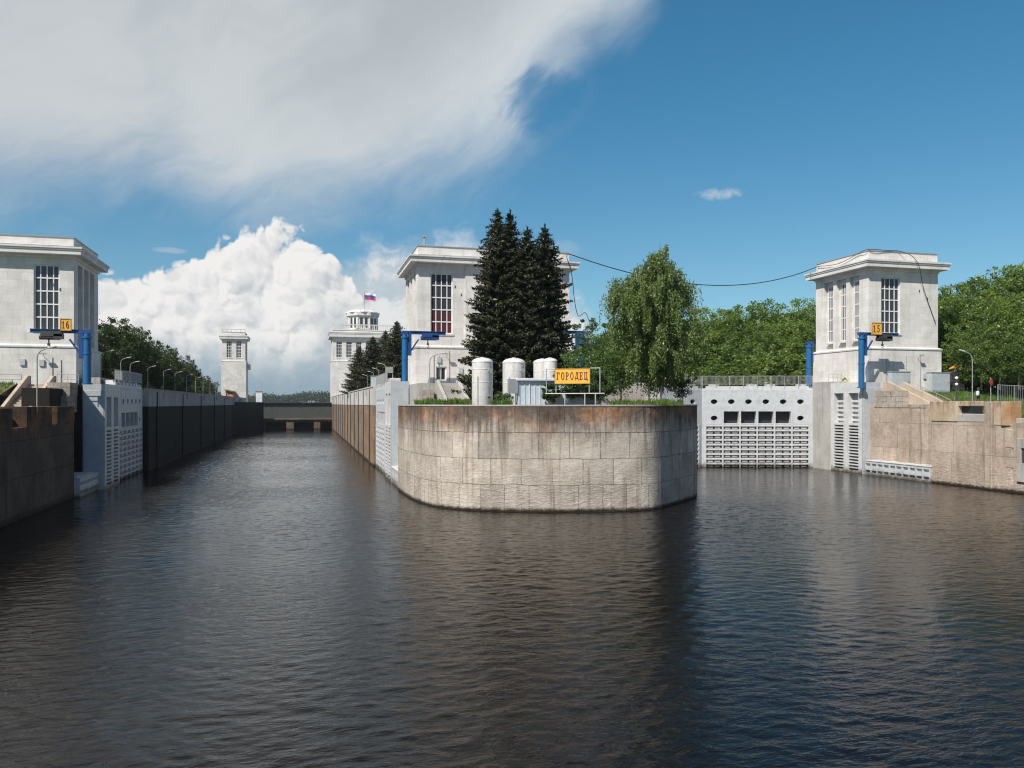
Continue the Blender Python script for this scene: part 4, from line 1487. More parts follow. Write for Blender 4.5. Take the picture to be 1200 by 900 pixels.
tank('white upright tank standing alone left of the others', 553, 577.5, 419, 73)
tank('white upright tank behind the pale blue shed', 589, 615.5, 419.5, 76.5)
tank('white upright tank rising behind the name board bush', 625, 646, 420.5, 79)
tank('white upright tank overlapping another one near the name board', 636, 653, 419.5, 77)

s0, s1 = at(604, 470, d=72.0), at(690, 470, d=72.0)
sh = thing('shed', 'pale blue metal shed with white flat roof beside the tanks', 'shed', (s0.x, s0.y, PIER_Z))
w = s1.x - s0.x
g = MB()
zt = 11.15
sx0, sx1, sy0, sy1 = s0.x, s1.x, s0.y - 0.9, s0.y + 1.7
g.box(sx0, sx1, sy0, sy1, PIER_Z - 0.1, zt)
a = sx0 + 0.1
while a < sx1:
    g.box(a, a + 0.09, sy0 - 0.04, sy0 - 0.003, PIER_Z, zt - 0.02)
    a += 0.48
g.build('siding', M_SHED, sh)
g = MB()
g.box(sx0 - 0.2, sx1 + 0.2, sy0 - 0.25, sy1 + 0.2, zt + 0.003, zt + 0.24)
g.build('roof', M_SHEDT, sh, bevel=0.03)
g = MB()
g.box(sx0 - 0.04, sx0 + 0.07, sy0 - 0.07, sy0 - 0.043, PIER_Z, zt)
g.box(sx0 + 1.0, sx0 + 1.1, sy0 - 0.07, sy0 - 0.043, PIER_Z, zt)
g.build('corner_trim', M_SHEDT, sh)
p = at(600, 462, d=71)
g = MB()
g.box(p.x - 0.35, p.x + 0.5, p.y - 0.2, p.y + 0.25, 10.0, 11.3)
g.box(p.x - 0.3, p.x - 0.2, p.y - 0.15, p.y - 0.05, PIER_Z, 9.997)
g.box(p.x + 0.35, p.x + 0.45, p.y - 0.15, p.y - 0.05, PIER_Z, 9.997)
tag(g.build('electric_box', M_GREYM), 'small grey electric box on legs beside the blue shed', 'box')



# ------------------------------------------------------------------ grey cabinets, machines and odds on the decks
def cabinet(label, px0, px1, py0, py1, Y, depth=1.6):
    a, b = at(px0, py1, Y=Y), at(px1, py0, Y=Y)
    t_ = thing('cabinet', label, 'cabinet', ((a.x + b.x) / 2, Y, a.z))
    g = MB()
    g.box(a.x, b.x, Y, Y + depth, a.z, b.z)
    g.build('body', M_PANEL, t_, bevel=0.03)
    g = MB()
    g.box(a.x - 0.06, b.x + 0.06, Y - 0.08, Y + depth, b.z + 0.003, b.z + 0.08)
    g.build('roof_lip', M_GREYM, t_)
    g = MB()
    g.box(a.x, b.x, Y - 0.05, Y + depth, a.z - 0.1, a.z - 0.003)
    g.build('base', M_GREYM, t_)
    g = MB()
    g.box(a.x + 0.1, b.x - 0.1, Y - 0.03, Y - 0.003, a.z + 0.12, b.z - 0.12)
    dr = g.build('door', M_PANEL, t_, bevel=0.02)
    g = MB()
    g.box(b.x - 0.3, b.x - 0.24, Y - 0.07, Y - 0.033, (a.z + b.z) / 2 - 0.12, (a.z + b.z) / 2 + 0.12)
    g.build('handle', M_DARKM, dr)
    return t_


cabinet('light grey steel cabinet on the stone wall left of the right stairs', 1045, 1067, 436, 459, 86.3, 0.8)
cabinet('darker grey steel cabinet at the head of the right stairs', 1091.5, 1113.5, 437, 459, 88.6, 0.9)
cabinet('small grey cabinet at the left picture edge behind the stairs', -8, 7, 452.5, 463, 93.6)
cabinet('weathered white cabinet on the island chamber parapet', 435.5, 449, 441, 457, 122, 1.8)
g = MB()
p = at(1114.5, 436, Y=89.5)
q = at(1131, 457, Y=89.5)
for k in range(5):
    g.box(p.x + 0.05 * (k % 2), q.x - 0.07 * (k % 3), 89.5, 90.7, q.z + k * 0.5, q.z + k * 0.5 + 0.47)
tag(g.build('crate_stack', M_DARKM, bevel=0.05), 'black covered stack beside the darker grey cabinet', 'stack')
a, b = at(1112.5, 432.5, Y=90.0), at(1132.5, 427.5, Y=90.0)
g = MB()
n = 14
pts, rs = [], []
for i in range(n + 1):
    k = i / n
    pts.append((a.x + (b.x - a.x) * k, 90.0, a.z + (b.z - a.z) * math.sin(k * 1.5)))
    rs.append(0.04 + 0.20 * math.sin(math.pi * min(1, k * 0.85 + 0.1)))
g.tube(pts, rs, 10)
bo = thing('orange_hull', 'long orange curved hull lying on top of the black stack', 'hull', (a.x, 90.0, a.z))
g.build('shell', M_ORANGE, bo, smooth=True)
g = MB()
g.box(a.x + 0.8, a.x + 1.0, 89.8, 90.3, q.z + 2.45, a.z + 0.2)
g.box(b.x - 0.7, b.x - 0.5, 89.8, 90.3, q.z + 2.45, b.z - 0.1)
g.build('support', M_GALV, bo)

# steel machinery housing behind the left gate pier, and railing on it
lh = thing('machinery_housing', 'grey steel machinery housing behind the left gate pier', 'housing', (-23, 104, 11.1))
g = MB()
g.box(-24.6, -22.7, 100.5, 113, 10.9, 12.1)
g.build('body', M_GREYC, lh, bevel=0.05)
g = MB()
for k in range(6):
    g.box(-22.65, -22.2, 101 + 2 * k, 101.5 + 2 * k, 11.1, 11.9)
g.build('ribs', M_DARKM, lh)
g = MB()
g.box(10.4, 11.8, 100, 112, 11.5, 12.3)
tag(g.build('machinery_housing', M_PARA, bevel=0.06), 'white machinery housing behind the island gate pier', 'housing')
g = MB()
p = at(489, 473, Y=84.1)
g.box(11.95, 13.3, 83.2, 84.28, PIER_Z, 10.6)
tag(g.build('brick_block', M_RUBBLE), 'dark worn masonry block beside the island crane foot', 'block')


# ------------------------------------------------------------------ railings
def railing(label, pts, h=1.05, mat=None, step=1.6, rails=(0.5, 1.0), name='railing', bars=0.0, group=None):
    g = MB()
    P = [Vector(p) for p in pts]
    for a, b in zip(P[:-1], P[1:]):
        n = max(1, round((b - a).length / step))
        for i in range(n + 1):
            c_ = a.lerp(b, i / n)
            g.tube([c_, c_ + Vector((0, 0, h))], 0.04, 6)
        for r in rails:
            g.tube([a + Vector((0, 0, h * r)), b + Vector((0, 0, h * r))], 0.032, 6)
        if bars:
            n = int((b - a).length / bars)
            for i in range(n):
                c_ = a.lerp(b, (i + 0.5) / n)
                g.tube([c_ + Vector((0, 0, 0.08)), c_ + Vector((0, 0, h))], 0.017, 4)
    return tag(g.build(name, mat or M_GALV), label, name.replace('_', ' '), group)


railing('thin grey handrail on the left gate deck beside the crane', [(-24.6, 91.0, 11.1), (-22.6, 91.0, 11.1)], step=1.0)
railing('thin grey handrail at the foot of the right tower', [(70.2, 95.0, 12.15), (72.3, 95.0, 12.15)], step=0.7)
railing('long metal fence of upright bars along the right bank wood', [(86.5, 93.0, 10.9), (98, 91.5, 10.9), (112, 90, 10.9), (126, 88, 10.9)], h=2.4, bars=0.28, step=2.6, name='fence', mat=M_GREYM,
        rails=(0.12, 0.95))
railing('lower metal fence of upright bars on the right bank slope', [(87.5, 84.0, 9.0), (92, 80.5, 8.6), (104, 79.5, 8.4)], h=2.6, bars=0.2, step=2.2, name='fence', mat=M_GREYM, rails=(0.1, 0.98))
railing('pale sloping handrail beside the right bank grass slope', [(78.6, 89.5, 11.2), (78.2, 82.0, 8.6)], h=0.95, rails=(0.55, 1.0), step=3)
railing('thin handrail along the foot of the left tower stairs', [(-33, 93.1, 11.1), (-28.5, 93.1, 11.1)], step=2)


# ------------------------------------------------------------------ lamps
M_LAMPH = paint('grey_lamp_housing', (0.45, 0.45, 0.43), dirt=0.1)


def lamp_proto():
    t_ = thing('street_lamp', 'lamp', 'street lamp', (0, 0, 0), group='street lamps on the lock banks')
    g = MB()
    arc = [(0, 0, 0), (0, 0, 3.9), (0.06, 0, 4.25), (0.3, 0, 4.5), (0.65, 0, 4.62), (1.0, 0, 4.72)]
    g.tube(arc, [0.06, 0.05, 0.042, 0.04, 0.038, 0.035], 8)
    g.build('pole', M_GREYM, t_, local=True, smooth=True)
    g = MB()
    g.obox((1.0, 0, 4.72), Vector((1, 0, 0.18)).normalized(), YU, Vector((-0.18, 0, 1)).normalized(), -0.1, 0.6, -0.10, 0.10, -0.06, 0.05)
    g.build('lamp_head', M_LAMPH, t_, local=True, bevel=0.04)
    return t_


LP = lamp_proto()
used = [False]
ORD = ['nearest', 'second nearest', 'third nearest', 'fourth nearest', 'fifth nearest', 'sixth nearest', 'seventh nearest', 'eighth nearest', 'ninth nearest', 'tenth nearest', 'farthest']


def lamp(label, px, ytop, zb, rz=0.0, X=None, Y=None, d=None):
    p = at(px, ytop, X=X, Y=Y, d=d)
    k = (p.z - zb) / 4.75
    o = LP if not used[0] else copy_thing(LP, (0, 0, 0))
    used[0] = True
    o.location = (p.x, p.y, zb)
    o.rotation_euler = (0, 0, rz)
    o.scale = (1, 1, k) if d or Y else (max(0.6, k * 0.95),) * 3
    o['label'] = label
    return o


lamp('tall bent lamp post standing over the left bank stairs', 43.5, 407, 8.35, -YAW, d=66)
for i, (px, yt) in enumerate(((141.5, 417), (152.5, 422), (173, 427.5), (191.5, 431.5), (205, 434.5), (218.5, 437.5), (229, 441), (238, 444), (246, 446), (253, 448.5))):
    lamp('%s bent lamp post in the row along the left chamber wall' % ORD[i], px, yt, 11.1, -YAW, X=-24.6)
lamp('lamp post with white head beside the left tower corner', 118, 411, 11.1, -YAW, Y=103)
for i, (px, yt) in enumerate(((452, 432), (444, 438), (438, 442), (431, 446), (426, 449))):
    lamp('%s lamp post in the row on the island chamber wall' % ORD[i], px, yt - 8, 11.3, -YAW + math.pi * 0.9, X=12.6)
lamp('slim lamp post on the pier before the island tower', 503.5, 414, PIER_Z, -YAW, d=77)
lamp('lamp post over the closed gate nearer the birch', 872, 416, 11.1, math.pi - YAW, Y=133)
lamp('lamp post over the closed gate nearer the right tower', 934, 408, 11.1, math.pi - YAW, Y=123)
lamp('lamp post by the right bank fence before the wood', 1139.5, 411, 8.6, math.pi - YAW, d=96)

# ------------------------------------------------------------------ small things
p = at(1161, 448, Y=82)
rs_ = thing('round_sign', 'faded red round sign on a post by the right bank fence', 'sign', (p.x, p.y, 8.6))
g = MB()
g.tube([(p.x, p.y, 8.6), (p.x, p.y, p.z + 0.3)], 0.05)
g.build('post', M_GALV, rs_)
g = MB()
g.tube([(p.x, p.y - 0.06, p.z), (p.x + 0.02, p.y - 0.11, p.z)], 0.44, 20)
g.build('disc', M_SIGNR, rs_)

p = at(1146.5, 480, Y=72.5)
bo_ = thing('signal_post', 'short black signal post with white lamp on the right quay', 'signal post', (p.x, 72.5, 7.4))
zt = at(1146.5, 454, Y=72.5).z
g = MB()
g.lathe((p.x, 72.5, 0), [(0.4, 7.0), (0.4, 7.9), (0.3, 8.0), (0.22, 9.4), (0.16, 9.6), (0.12, zt)], 14)
g.build('post', M_DARKM, bo_, smooth=True)
g = MB()
g.lathe((p.x - 0.3, 72.3, 0), [(0.14, zt - 0.9), (0.18, zt - 0.8), (0.18, zt - 0.5), (0.05, zt - 0.4)], 12)
g.build('white_lamp', M_SHEDT, bo_, smooth=True)
p = at(1121, 470, Y=78.5)
g = MB()
zt = at(1121, 443, Y=78.5).z
g.tube([(p.x, 78.5, 8.0), (p.x, 78.5, zt)], 0.09)
sp_ = thing('signal_post', 'thin black post with two white lamps beside the right stairs', 'signal post', (p.x, 78.5, 8.0))
g.build('post', M_DARKM, sp_)
for dz in (0.0, -0.75):
    g = MB()
    g.lathe((p.x, 78.5, zt + dz), [(0.05, -0.16), (0.17, -0.1), (0.19, 0.05), (0.1, 0.16), (0.02, 0.2)], 12)
    g.build('lamp', M_SHEDT, sp_, smooth=True)

p = at(457, 441, Y=118)
g = MB()
bs = thing('notice_board', 'small grey notice board on a post on the island edge', 'notice board', (p.x, 118, 11.5))
g.tube([(p.x + 0.4, 118, 11.4), (p.x + 0.4, 118, p.z + 1.2)], 0.06)
g.build('post', M_GALV, bs)
g = MB()
g.box(p.x - 0.6, p.x + 0.45, 117.85, 117.93, p.z + 0.5, p.z + 1.4)
g.build('panel', M_GREYM, bs)

p = at(303.5, 466, d=296)
k_ = thing('kiosk', 'small white kiosk with a mast near the far left tower', 'kiosk', (p.x, p.y, 9.0))
g = MB()
g.box(p.x - 1.1, p.x + 1.1, p.y, p.y + 2.5, 8.8, 13.6)
g.build('wall', M_SHEDT, k_)
g = MB()
g.box(p.x - 1.3, p.x + 1.3, p.y - 0.2, p.y + 2.7, 13.603, 13.9)
g.build('roof', M_GREYM, k_)
g = MB()
g.tube([(p.x + 0.9, p.y + 1, 13.9), (p.x + 0.9, p.y + 1, 17.3)], 0.1, 6)
g.build('mast', M_GALV, k_)
p = at(271.5, 464, d=303)
k_ = thing('shelter', 'small brown shelter with an orange drum at the far left tower foot', 'shelter', (p.x, p.y, 11.0))
g = MB()
g.box(p.x - 2.0, p.x - 1.6, p.y - 2, p.y + 1, 10.8, 14.2)
g.box(p.x + 0.6, p.x + 0.9, p.y - 2, p.y + 1, 10.8, 13.6)
g.oprism([(-2.3, 14.0), (1.3, 13.4), (1.3, 13.8), (-2.3, 14.5)], (p.x, p.y - 2.3, 0), XU, ZU, YU, 0, 3.6)
g.build('frame', M_WOOD, k_)
g = MB()
g.tube([(p.x - 0.2, p.y - 2.2, 11.7), (p.x - 0.2, p.y - 0.9, 11.7)], 0.95, 14)
g.build('drum', M_ORANGE, k_)

# coil of yellow green hose / reel at tower 15 foot
p = at(986.5, 441, Y=94.2)
g = MB()
for k in range(14):
    q0, q1 = math.pi * k / 14, math.pi * (k + 1) / 14
    g.tube([(72.2, 94.2 + 0.9 * math.cos(q0), 11.2 + 1.5 * math.sin(q0)), (72.2, 94.2 + 0.9 * math.cos(q1), 11.2 + 1.5 * math.sin(q1))], 0.10, 6)
g.box(72.17, 72.23, 93.5, 94.9, 11.1, 12.2)
tag(g.build('arched_hatch', paint('olive_hatch_paint', (0.40, 0.42, 0.18), dirt=0.2)), 'small olive arched hatch at the foot of the right tower', 'hatch')

# ------------------------------------------------------------------ cables
def cable(label, pts, r=0.07, sub=6):
    P = [Vector(p) for p in pts]
    out_ = []
    for i in range(len(P) - 1):
        p0, p1, p2, p3 = P[max(i - 1, 0)], P[i], P[i + 1], P[min(i + 2, len(P) - 1)]
        for k in range(sub):
            t_ = k / sub
            out_.append(0.5 * (2 * p1 + (p2 - p0) * t_ + (2 * p0 - 5 * p1 + 4 * p2 - p3) * t_ ** 2 + (3 * p1 - p0 - 3 * p2 + p3) * t_ ** 3))
    out_.append(P[-1])
    g = MB()
    g.tube(out_, r, 6)
    return tag(g.build('cable', M_CABLE), label, 'cable')


c0 = Vector((34.05, 99.9, 28.95))
c1 = Vector((72.55, 100.6, 29.1))
mid = []
for k in np.linspace(0, 1, 11):
    q = c0.lerp(c1, k)
    q.z -= 3.9 * 4 * k * (1 - k) * (0.9 + 0.35 * k) * 0.8
    mid.append(q)
cable('long black cable sagging across the sky between two white towers', mid, 0.06)
cable('black cable along the parapet and down the right bank tower front', [(72.45, 100.6, 29.1), (72.45, 96, 28.7), (72.45, 92, 29.35), (72.55, 89.92, 29.58), (75.5, 89.9, 29.58), (77.3, 89.85, 29.58),
      (78.5, 88.75, 28.7), (79.5, 88.7, 27.3), (80.6, 89.4, 25.4), (81.6, 89.75, 23.5), (83.2, 89.85, 20.0)], 0.04)
cable('loose black cable hanging down beside the island tower', [(34.2, 99.8, 28.9), (33.3, 98.7, 28.4), (34.0, 98.7, 26.0), (34.4, 98.7, 22.5), (34.9, 98.6, 20.6), (35.6, 98.0, 21.0), (36.0, 97.2, 19.6), (36.3, 96.0, 18.5)], 0.05)


# ------------------------------------------------------------------ trees
def quads_obj(name, Q, mat, parent=None):
    Q = np.asarray(Q, dtype=np.float32)
    n = len(Q)
    me = bpy.data.meshes.new(name)
    me.vertices.add(n * 4)
    me.vertices.foreach_set('co', Q.reshape(-1))
    me.loops.add(n * 4)
    me.loops.foreach_set('vertex_index', np.arange(n * 4, dtype=np.int32))
    me.polygons.add(n)
    me.polygons.foreach_set('loop_start', np.arange(0, n * 4, 4, dtype=np.int32))
    me.materials.append(mat)
    me.update(calc_edges=True)
    me.validate()
    o = bpy.data.objects.new(name, me)
    COL.objects.link(o)
    if parent is not None:
        o.parent = parent
    return o


def unit(a):
    return a / np.maximum(np.linalg.norm(a, axis=-1, keepdims=True), 1e-6)


def leaf_quads(C, size, rng, up=0.35, aspect=0.6):
    n = len(C)
    nrm = unit(rng.normal(size=(n, 3)) + np.array([0, 0, up * 2]))
    a = unit(np.cross(nrm, rng.normal(size=(n, 3))))
    b = np.cross(nrm, a)
    s = size * rng.uniform(0.6, 1.35, size=(n, 1))
    A_, B_ = a * s * 0.5, b * s * 0.5 * aspect
    return np.stack([C - A_, C + B_, C + A_, C - B_], axis=1)


def dirs(rng, n):
    return unit(rng.normal(size=(n, 3)))


def broad_tree(name, label, h, r, seed, mat, leaf=0.34, nclump=85, per=95, trunk_h=0.22, lean=0.0, group=None, bark=None, cat='tree'):
    rng = np.random.default_rng(seed)
    root = thing(name, label, cat, (0, 0, 0), 0, group)
    crown_c = np.array([0, 0, h * (0.5 + trunk_h / 2)])
    rz = h * (1 - trunk_h) / 2
    cl_ = []
    lobes = [np.array([rng.uniform(-.35, .35) * r, rng.uniform(-.35, .35) * r, rng.uniform(-.3, .45) * rz]) for _ in range(6)]
    for i in range(nclump):
        lb = lobes[i % 6]
        dv = dirs(rng, 1)[0]
        k = rng.uniform(0.45, 1.0) ** 0.6
        z = dv[2] * rz * 0.72 * k + lb[2] * 0.65
        taper = 1.0 - 0.35 * max(0, z / rz)
        cl_.append(crown_c + np.array([dv[0] * r * 0.78 * k * taper + lb[0], dv[1] * r * 0.78 * k * taper + lb[1], z]))
    for i in range(nclump // 5):                     # sprays that break the outline
        dv = dirs(rng, 1)[0]
        dv[2] = abs(dv[2]) * 1.0 + 0.1
        cl_.append(crown_c + np.array([dv[0] * r * 1.05, dv[1] * r * 1.05, dv[2] * rz * rng.uniform(0.85, 1.12)]))
    cl_ = np.array(cl_)
    cs = rng.uniform(0.07, 0.2, size=len(cl_)) * (r + rz)
    cs[-(nclump // 5):] *= 0.55
    C = np.repeat(cl_, per, axis=0)
    S = np.repeat(cs, per)[:, None]
    dv = dirs(rng, len(C))
    k = rng.uniform(0, 1, size=(len(C), 1)) ** 0.45
    C = C + dv * k * S * np.array([1.0, 1.0, 0.72]) + np.array([0, 0, 0.12]) * S
    C = C[C[:, 2] > h * trunk_h * 0.55]
    quads_obj('crown', leaf_quads(C, leaf, rng), mat, root)
    g = MB()
    top = Vector((rng.uniform(-.4, .4), rng.uniform(-.4, .4), h * 0.8))
    tr = [Vector((0, 0, -0.3)), Vector((rng.uniform(-.1, .1), rng.uniform(-.1, .1), h * 0.25)), Vector((top.x * .5, top.y * .5, h * 0.5)), top]
    g.tube(tr, [h * 0.019, h * 0.014, h * 0.009, h * 0.003], 8)
    for i in range(9):
        b = cl_[rng.integers(len(cl_))]
        z0 = h * rng.uniform(0.2, 0.5)
        q = Vector((0, 0, z0))
        e = Vector(b)
        g.tube([q, q.lerp(e, 0.5) + Vector((0, 0, h * 0.03)), e], [h * 0.006, h * 0.004, h * 0.0015], 5)
    g.build('trunk', bark or M_BARK, root, local=True, smooth=True)
    return root


def spruce_tree(label, h, r, seed, mat, group, step=0.15, tw=0.42):
    rng = np.random.default_rng(seed)
    root = thing('spruce_tree', label, 'tree', (0, 0, 0), 0, group)
    Q = []
    z = h * 0.035
    lvl = 0
    while z < h * 0.985:
        t_ = z / h
        L0 = r * ((1 - t_) ** 0.57) * (0.90 + 0.16 * math.sin(lvl * 1.3 + seed) + rng.normal() * 0.06) * (1.0 if t_ < 0.86 else 0.6 + (0.985 - t_) * 3.2) + 0.08
        if t_ < 0.12:
            L0 *= 0.75 + 2 * t_
        nb = int(6 + 13 * (1 - t_))
        ph = rng.uniform(0, 6.28)
        for b in range(nb):
            a = ph + 6.283 * b / nb + rng.normal() * 0.22
            L = L0 * rng.uniform(0.72, 1.14)
            n = max(3, int(L / step))
            s = np.linspace(0.12, 1, n)
            dr = np.array([math.cos(a), math.sin(a), 0])
            sd = np.array([-math.sin(a), math.cos(a), 0])
            droop = rng.uniform(0.22, 0.5) * (1.0 - 0.75 * t_)
            if t_ > 0.8:
                droop = -0.35
            base = np.array([0, 0, z + rng.normal() * 0.12])
            P = base + dr * (L * s)[:, None] + np.array([0, 0, 1.0]) * (L * (-droop * s + 0.85 * droop * s ** 2.6))[:, None]
            for sg in (-1, 1, 0, 0):
                ln = tw * (0.75 + 0.22 * L) * (1.15 - 0.6 * s)[:, None] * rng.uniform(0.7, 1.3, size=(n, 1))
                if sg:
                    dv = dr * 0.65 + sd * sg * 0.75 + np.array([0, 0, -0.32])
                else:
                    dv = dr * 0.35 + sd * rng.normal() * 0.3 + np.array([0, 0, -0.85])
                dv = unit(dv + rng.normal(size=(n, 3)) * 0.28)
                wv = unit(np.cross(dv, rng.normal(size=(n, 3)) * 0.6 + np.array([0, 0, 1.0])))
                w = 0.085 * rng.uniform(0.7, 1.3, size=(n, 1))
                Q.append(np.stack([P, P + dv * ln * 0.45 + wv * w, P + dv * ln, P + dv * ln * 0.45 - wv * w], axis=1))
            # upturned tip
            dv = unit(dr + np.array([0, 0, 0.35]))[None]
            wv = sd[None]
            Q.append(np.stack([P[-1:], P[-1:] + dv * 0.12 + wv * 0.06, P[-1:] + dv * 0.38, P[-1:] + dv * 0.12 - wv * 0.06], axis=1))
        z += 0.30 * (0.75 + 0.5 * (1 - t_))
        lvl += 1
    for k in range(36):                                   # leading shoot
        zz = h * 0.955 + 0.05 * h * k / 36
        a = k * 2.4
        P = np.array([[0, 0, zz]])
        dv = unit(np.array([[math.cos(a) * .5, math.sin(a) * .5, .8]]))
        wv = unit(np.cross(dv, [[0, 0, 1]]))
        Q.append(np.stack([P, P + dv * .12 + wv * .05, P + dv * .3, P + dv * .12 - wv * .05], axis=1))
    quads_obj('crown', np.concatenate(Q), mat, root)
    g = MB()
    g.tube([(0, 0, -0.2), (0, 0, h * 0.5), (0, 0, h * 0.985)], [h * 0.013, h * 0.008, 0.02], 8)
    g.build('trunk', M_BARK, root, local=True, smooth=True)
    return root


def birch_tree(label, h, r, seed):
    rng = np.random.default_rng(seed)
    root = thing('birch_tree', label, 'tree', (0, 0, 0))
    g = MB()
    stems = [((0, 0), (0.3, -0.2), h * 0.95, 0.17), ((-0.5, 0.2), (-1.7, 0.6), h * 0.80, 0.12), ((0.5, -0.1), (1.9, 0.5), h * 0.72, 0.11)]
    Qc = []
    for (bx_, by_), (tx, ty), th, rad in stems:
        P = [Vector((bx_ + (tx - bx_) * k ** 1.4, by_ + (ty - by_) * k ** 1.4, th * k - 0.2 * (k == 0))) for k in np.linspace(0, 1, 9)]
        g.tube(P, [rad * (1 - 0.85 * k) for k in np.linspace(0, 1, 9)], 7)
        nl = int(66 * th / h)
        for i in range(nl):
            k = rng.uniform(0.2, 1.0)
            q = P[0].lerp(P[-1], 0)
            f = k * 8
            j = min(7, int(f))
            q = P[j].lerp(P[j + 1], f - j)
            zz = q.z / h
            prof = r * (0.50 + 0.85 * math.sin(math.pi * min(1, max(0.0, (zz - 0.02) * 0.98)) ** 0.9) * 0.62) * (1.0 if zz < 0.55 else max(0.0, (1.02 - zz) / 0.47) ** 0.62)
            L = max(0.35, prof * rng.uniform(0.55, 1.05))
            a = rng.uniform(0, 6.283)
            up = rng.uniform(0.35, 0.9)
            e = q + Vector((math.cos(a) * L, math.sin(a) * L, L * up * 0.55))
            mdl = q.lerp(e, 0.55) + Vector((0, 0, L * 0.22))
            g.tube([q, mdl, e], [0.035, 0.02, 0.008], 4)
            ns = int(14 + 11 * L)
            for s_ in range(ns):
                u = rng.uniform(0.15, 1.0)
                p0 = (q.lerp(mdl, u / 0.55) if u < 0.55 else mdl.lerp(e, (u - 0.55) / 0.45))
                p0 = np.array(p0) + rng.normal(size=3) * 0.14
                ln = min(rng.uniform(0.6, 2.6) * (0.6 + 0.4 * L / r), p0[2] - 0.4)
                if ln < 0.2:
                    continue
                m_ = max(4, int(ln / 0.085))
                kk = np.linspace(0, 1, m_)[:, None]
                sway = np.array([math.cos(a), math.sin(a), 0]) * 0.22 + rng.normal(size=3) * 0.09
                C = p0 + kk * np.array([0, 0, -ln]) + sway * (kk ** 0.6) * ln * 0.4
                C = C + rng.normal(size=C.shape) * 0.09
                Qc.append(C)
    C = np.concatenate(Qc)
    Q = leaf_quads(C, 0.18, rng, up=0.25, aspect=0.62)
    # leaves hang: stretch each a little downwards
    Q[:, :, 2] = C[:, None, 2] + (Q[:, :, 2] - C[:, None, 2]) * 1.35
    quads_obj('crown', Q, M_BIRCH, root)
    g.build('trunk', M_BIRCHB, root, local=True, smooth=True)
    return root


# spruces before the island tower
SP = [(583, 246, 84.6, 4.5, 11, 'tallest dark spruce with pointed top left of its twin'), (598, 247, 87.0, 3.7, 12, 'tall dark spruce standing close beside the tallest one'),
      (618, 267, 84.0, 4.1, 13, 'dark spruce third from left before the island tower'), (638.5, 264, 86.0, 4.4, 14, 'dark spruce with thin spire top rightmost before the island tower')]
for px, py, d_, r_, sd_, lb in SP:
    p = at(px, py, d=d_)
    zb = 11.3 if p.y > 84.3 else PIER_Z
    o = spruce_tree(lb, p.z - zb, r_, sd_, M_SPRUCE, 'tall spruces on the island')
    o.location = (p.x, p.y, zb)
sp2 = [(465, 377, 160, 5.0), (437, 395, 172, 4.6), (421, 406, 180, 4.0), (452, 388, 184, 4.6)]
lbs = ['tallest of the distant spruces beside the blue crane', 'middle distant spruce before the control house', 'leftmost low distant spruce by the control house', 'rear distant spruce between two others on the island']
first = None
for (px, py, d_, r_), lb in zip(sp2, lbs):
    p = at(px, py, d=d_)
    h_ = p.z - 11.3
    if first is None:
        first = spruce_tree(lb, 14.0, 4.3, 31, M_SPRUCEL, 'distant spruces on the island', step=0.26, tw=0.55)
        o = first
    else:
        o = copy_thing(first, (0, 0, 0), rz=px * 0.7, label=lb)
    o.location = (p.x, p.y, 11.3)
    o.scale = (r_ / 4.3, r_ / 4.3, h_ / 14.0)

p = at(768, 284, d=76)
o = birch_tree('tall weeping birch with light green leaves on the right of the pier', p.z - PIER_Z + 0.1, 4.0, 5)
o.location = (p.x, p.y, PIER_Z)
p = at(806, 420, d=77)


# leafy bushes and small trees on the pier
def bush(label, px, ytop, d_, r_, seed, zb=None, mat=None, leaf=0.2, per=120, name='bush', nclump=40, th=0.06):
    p = at(px, ytop, d=d_)
    zb = PIER_Z if zb is None else zb
    o = broad_tree(name, label, p.z - zb, r_, seed, mat or M_BUSH, leaf=leaf, nclump=nclump, per=per, trunk_h=th, cat='bush' if name == 'bush' else 'tree')
    o.location = (p.x, p.y, zb)
    return o


bush('leafy bush growing behind the yellow name board', 668, 434, 72.4, 1.7, 41, leaf=0.16, nclump=60, per=150)
bush('leafy bush at the left end of the name board frame', 647, 450, 71.2, 0.9, 42, leaf=0.15, nclump=44, per=140)
bush('leafy bush at the right end of the name board frame', 701, 436, 71.3, 1.7, 48, leaf=0.16, nclump=60, per=140)
bush('broad green bush between the name board and the birch', 700, 402, 78, 3.6, 43, leaf=0.2, nclump=60, per=130)
bush('dark green bush under the left side of the birch', 728, 404, 83, 2.8, 44, leaf=0.2, nclump=55, per=120, mat=M_LEAF)
bush('small green tree showing above the half hidden crane', 693, 380, 96, 2.7, 45, zb=11.3, name='small_tree', th=0.2)
bush('low young bush beside the lone white tank', 587, 460, 70.5, 1.0, 46, leaf=0.13, nclump=20)
bush('small dark bush between the birch and the pier edge', 800, 440, 78, 1.6, 47, leaf=0.16, nclump=26, mat=M_BUSH)

# woods: each tree on its own
rng = random.Random(7)
protos = []
for i, (h_, r_, mt) in enumerate(((16, 4.6, M_LEAF), (17, 5.2, M_LEAF), (15, 4.8, M_LEAF), (14, 4.2, M_LEAFD), (14.5, 4.6, M_LEAFD))):
    protos.append((broad_tree('leafy_tree', 'tree', h_, r_, 100 + i, mt, leaf=0.42, nclump=100, per=85, trunk_h=0.0), h_, [False]))


def wood_tree(k, x, y, h_, label, group, wide=1.0, zb=GZ):
    o, h0, used_ = protos[k]
    if used_[0]:
        o = copy_thing(o, (0, 0, 0))
    used_[0] = True
    o.location = (x, y, zb)
    o.rotation_euler = (0, 0, rng.uniform(0, 6.28))
    s = h_ / h0
    o.scale = (s * wide, s * wide, s)
    o['label'] = label
    o['group'] = group
    return o


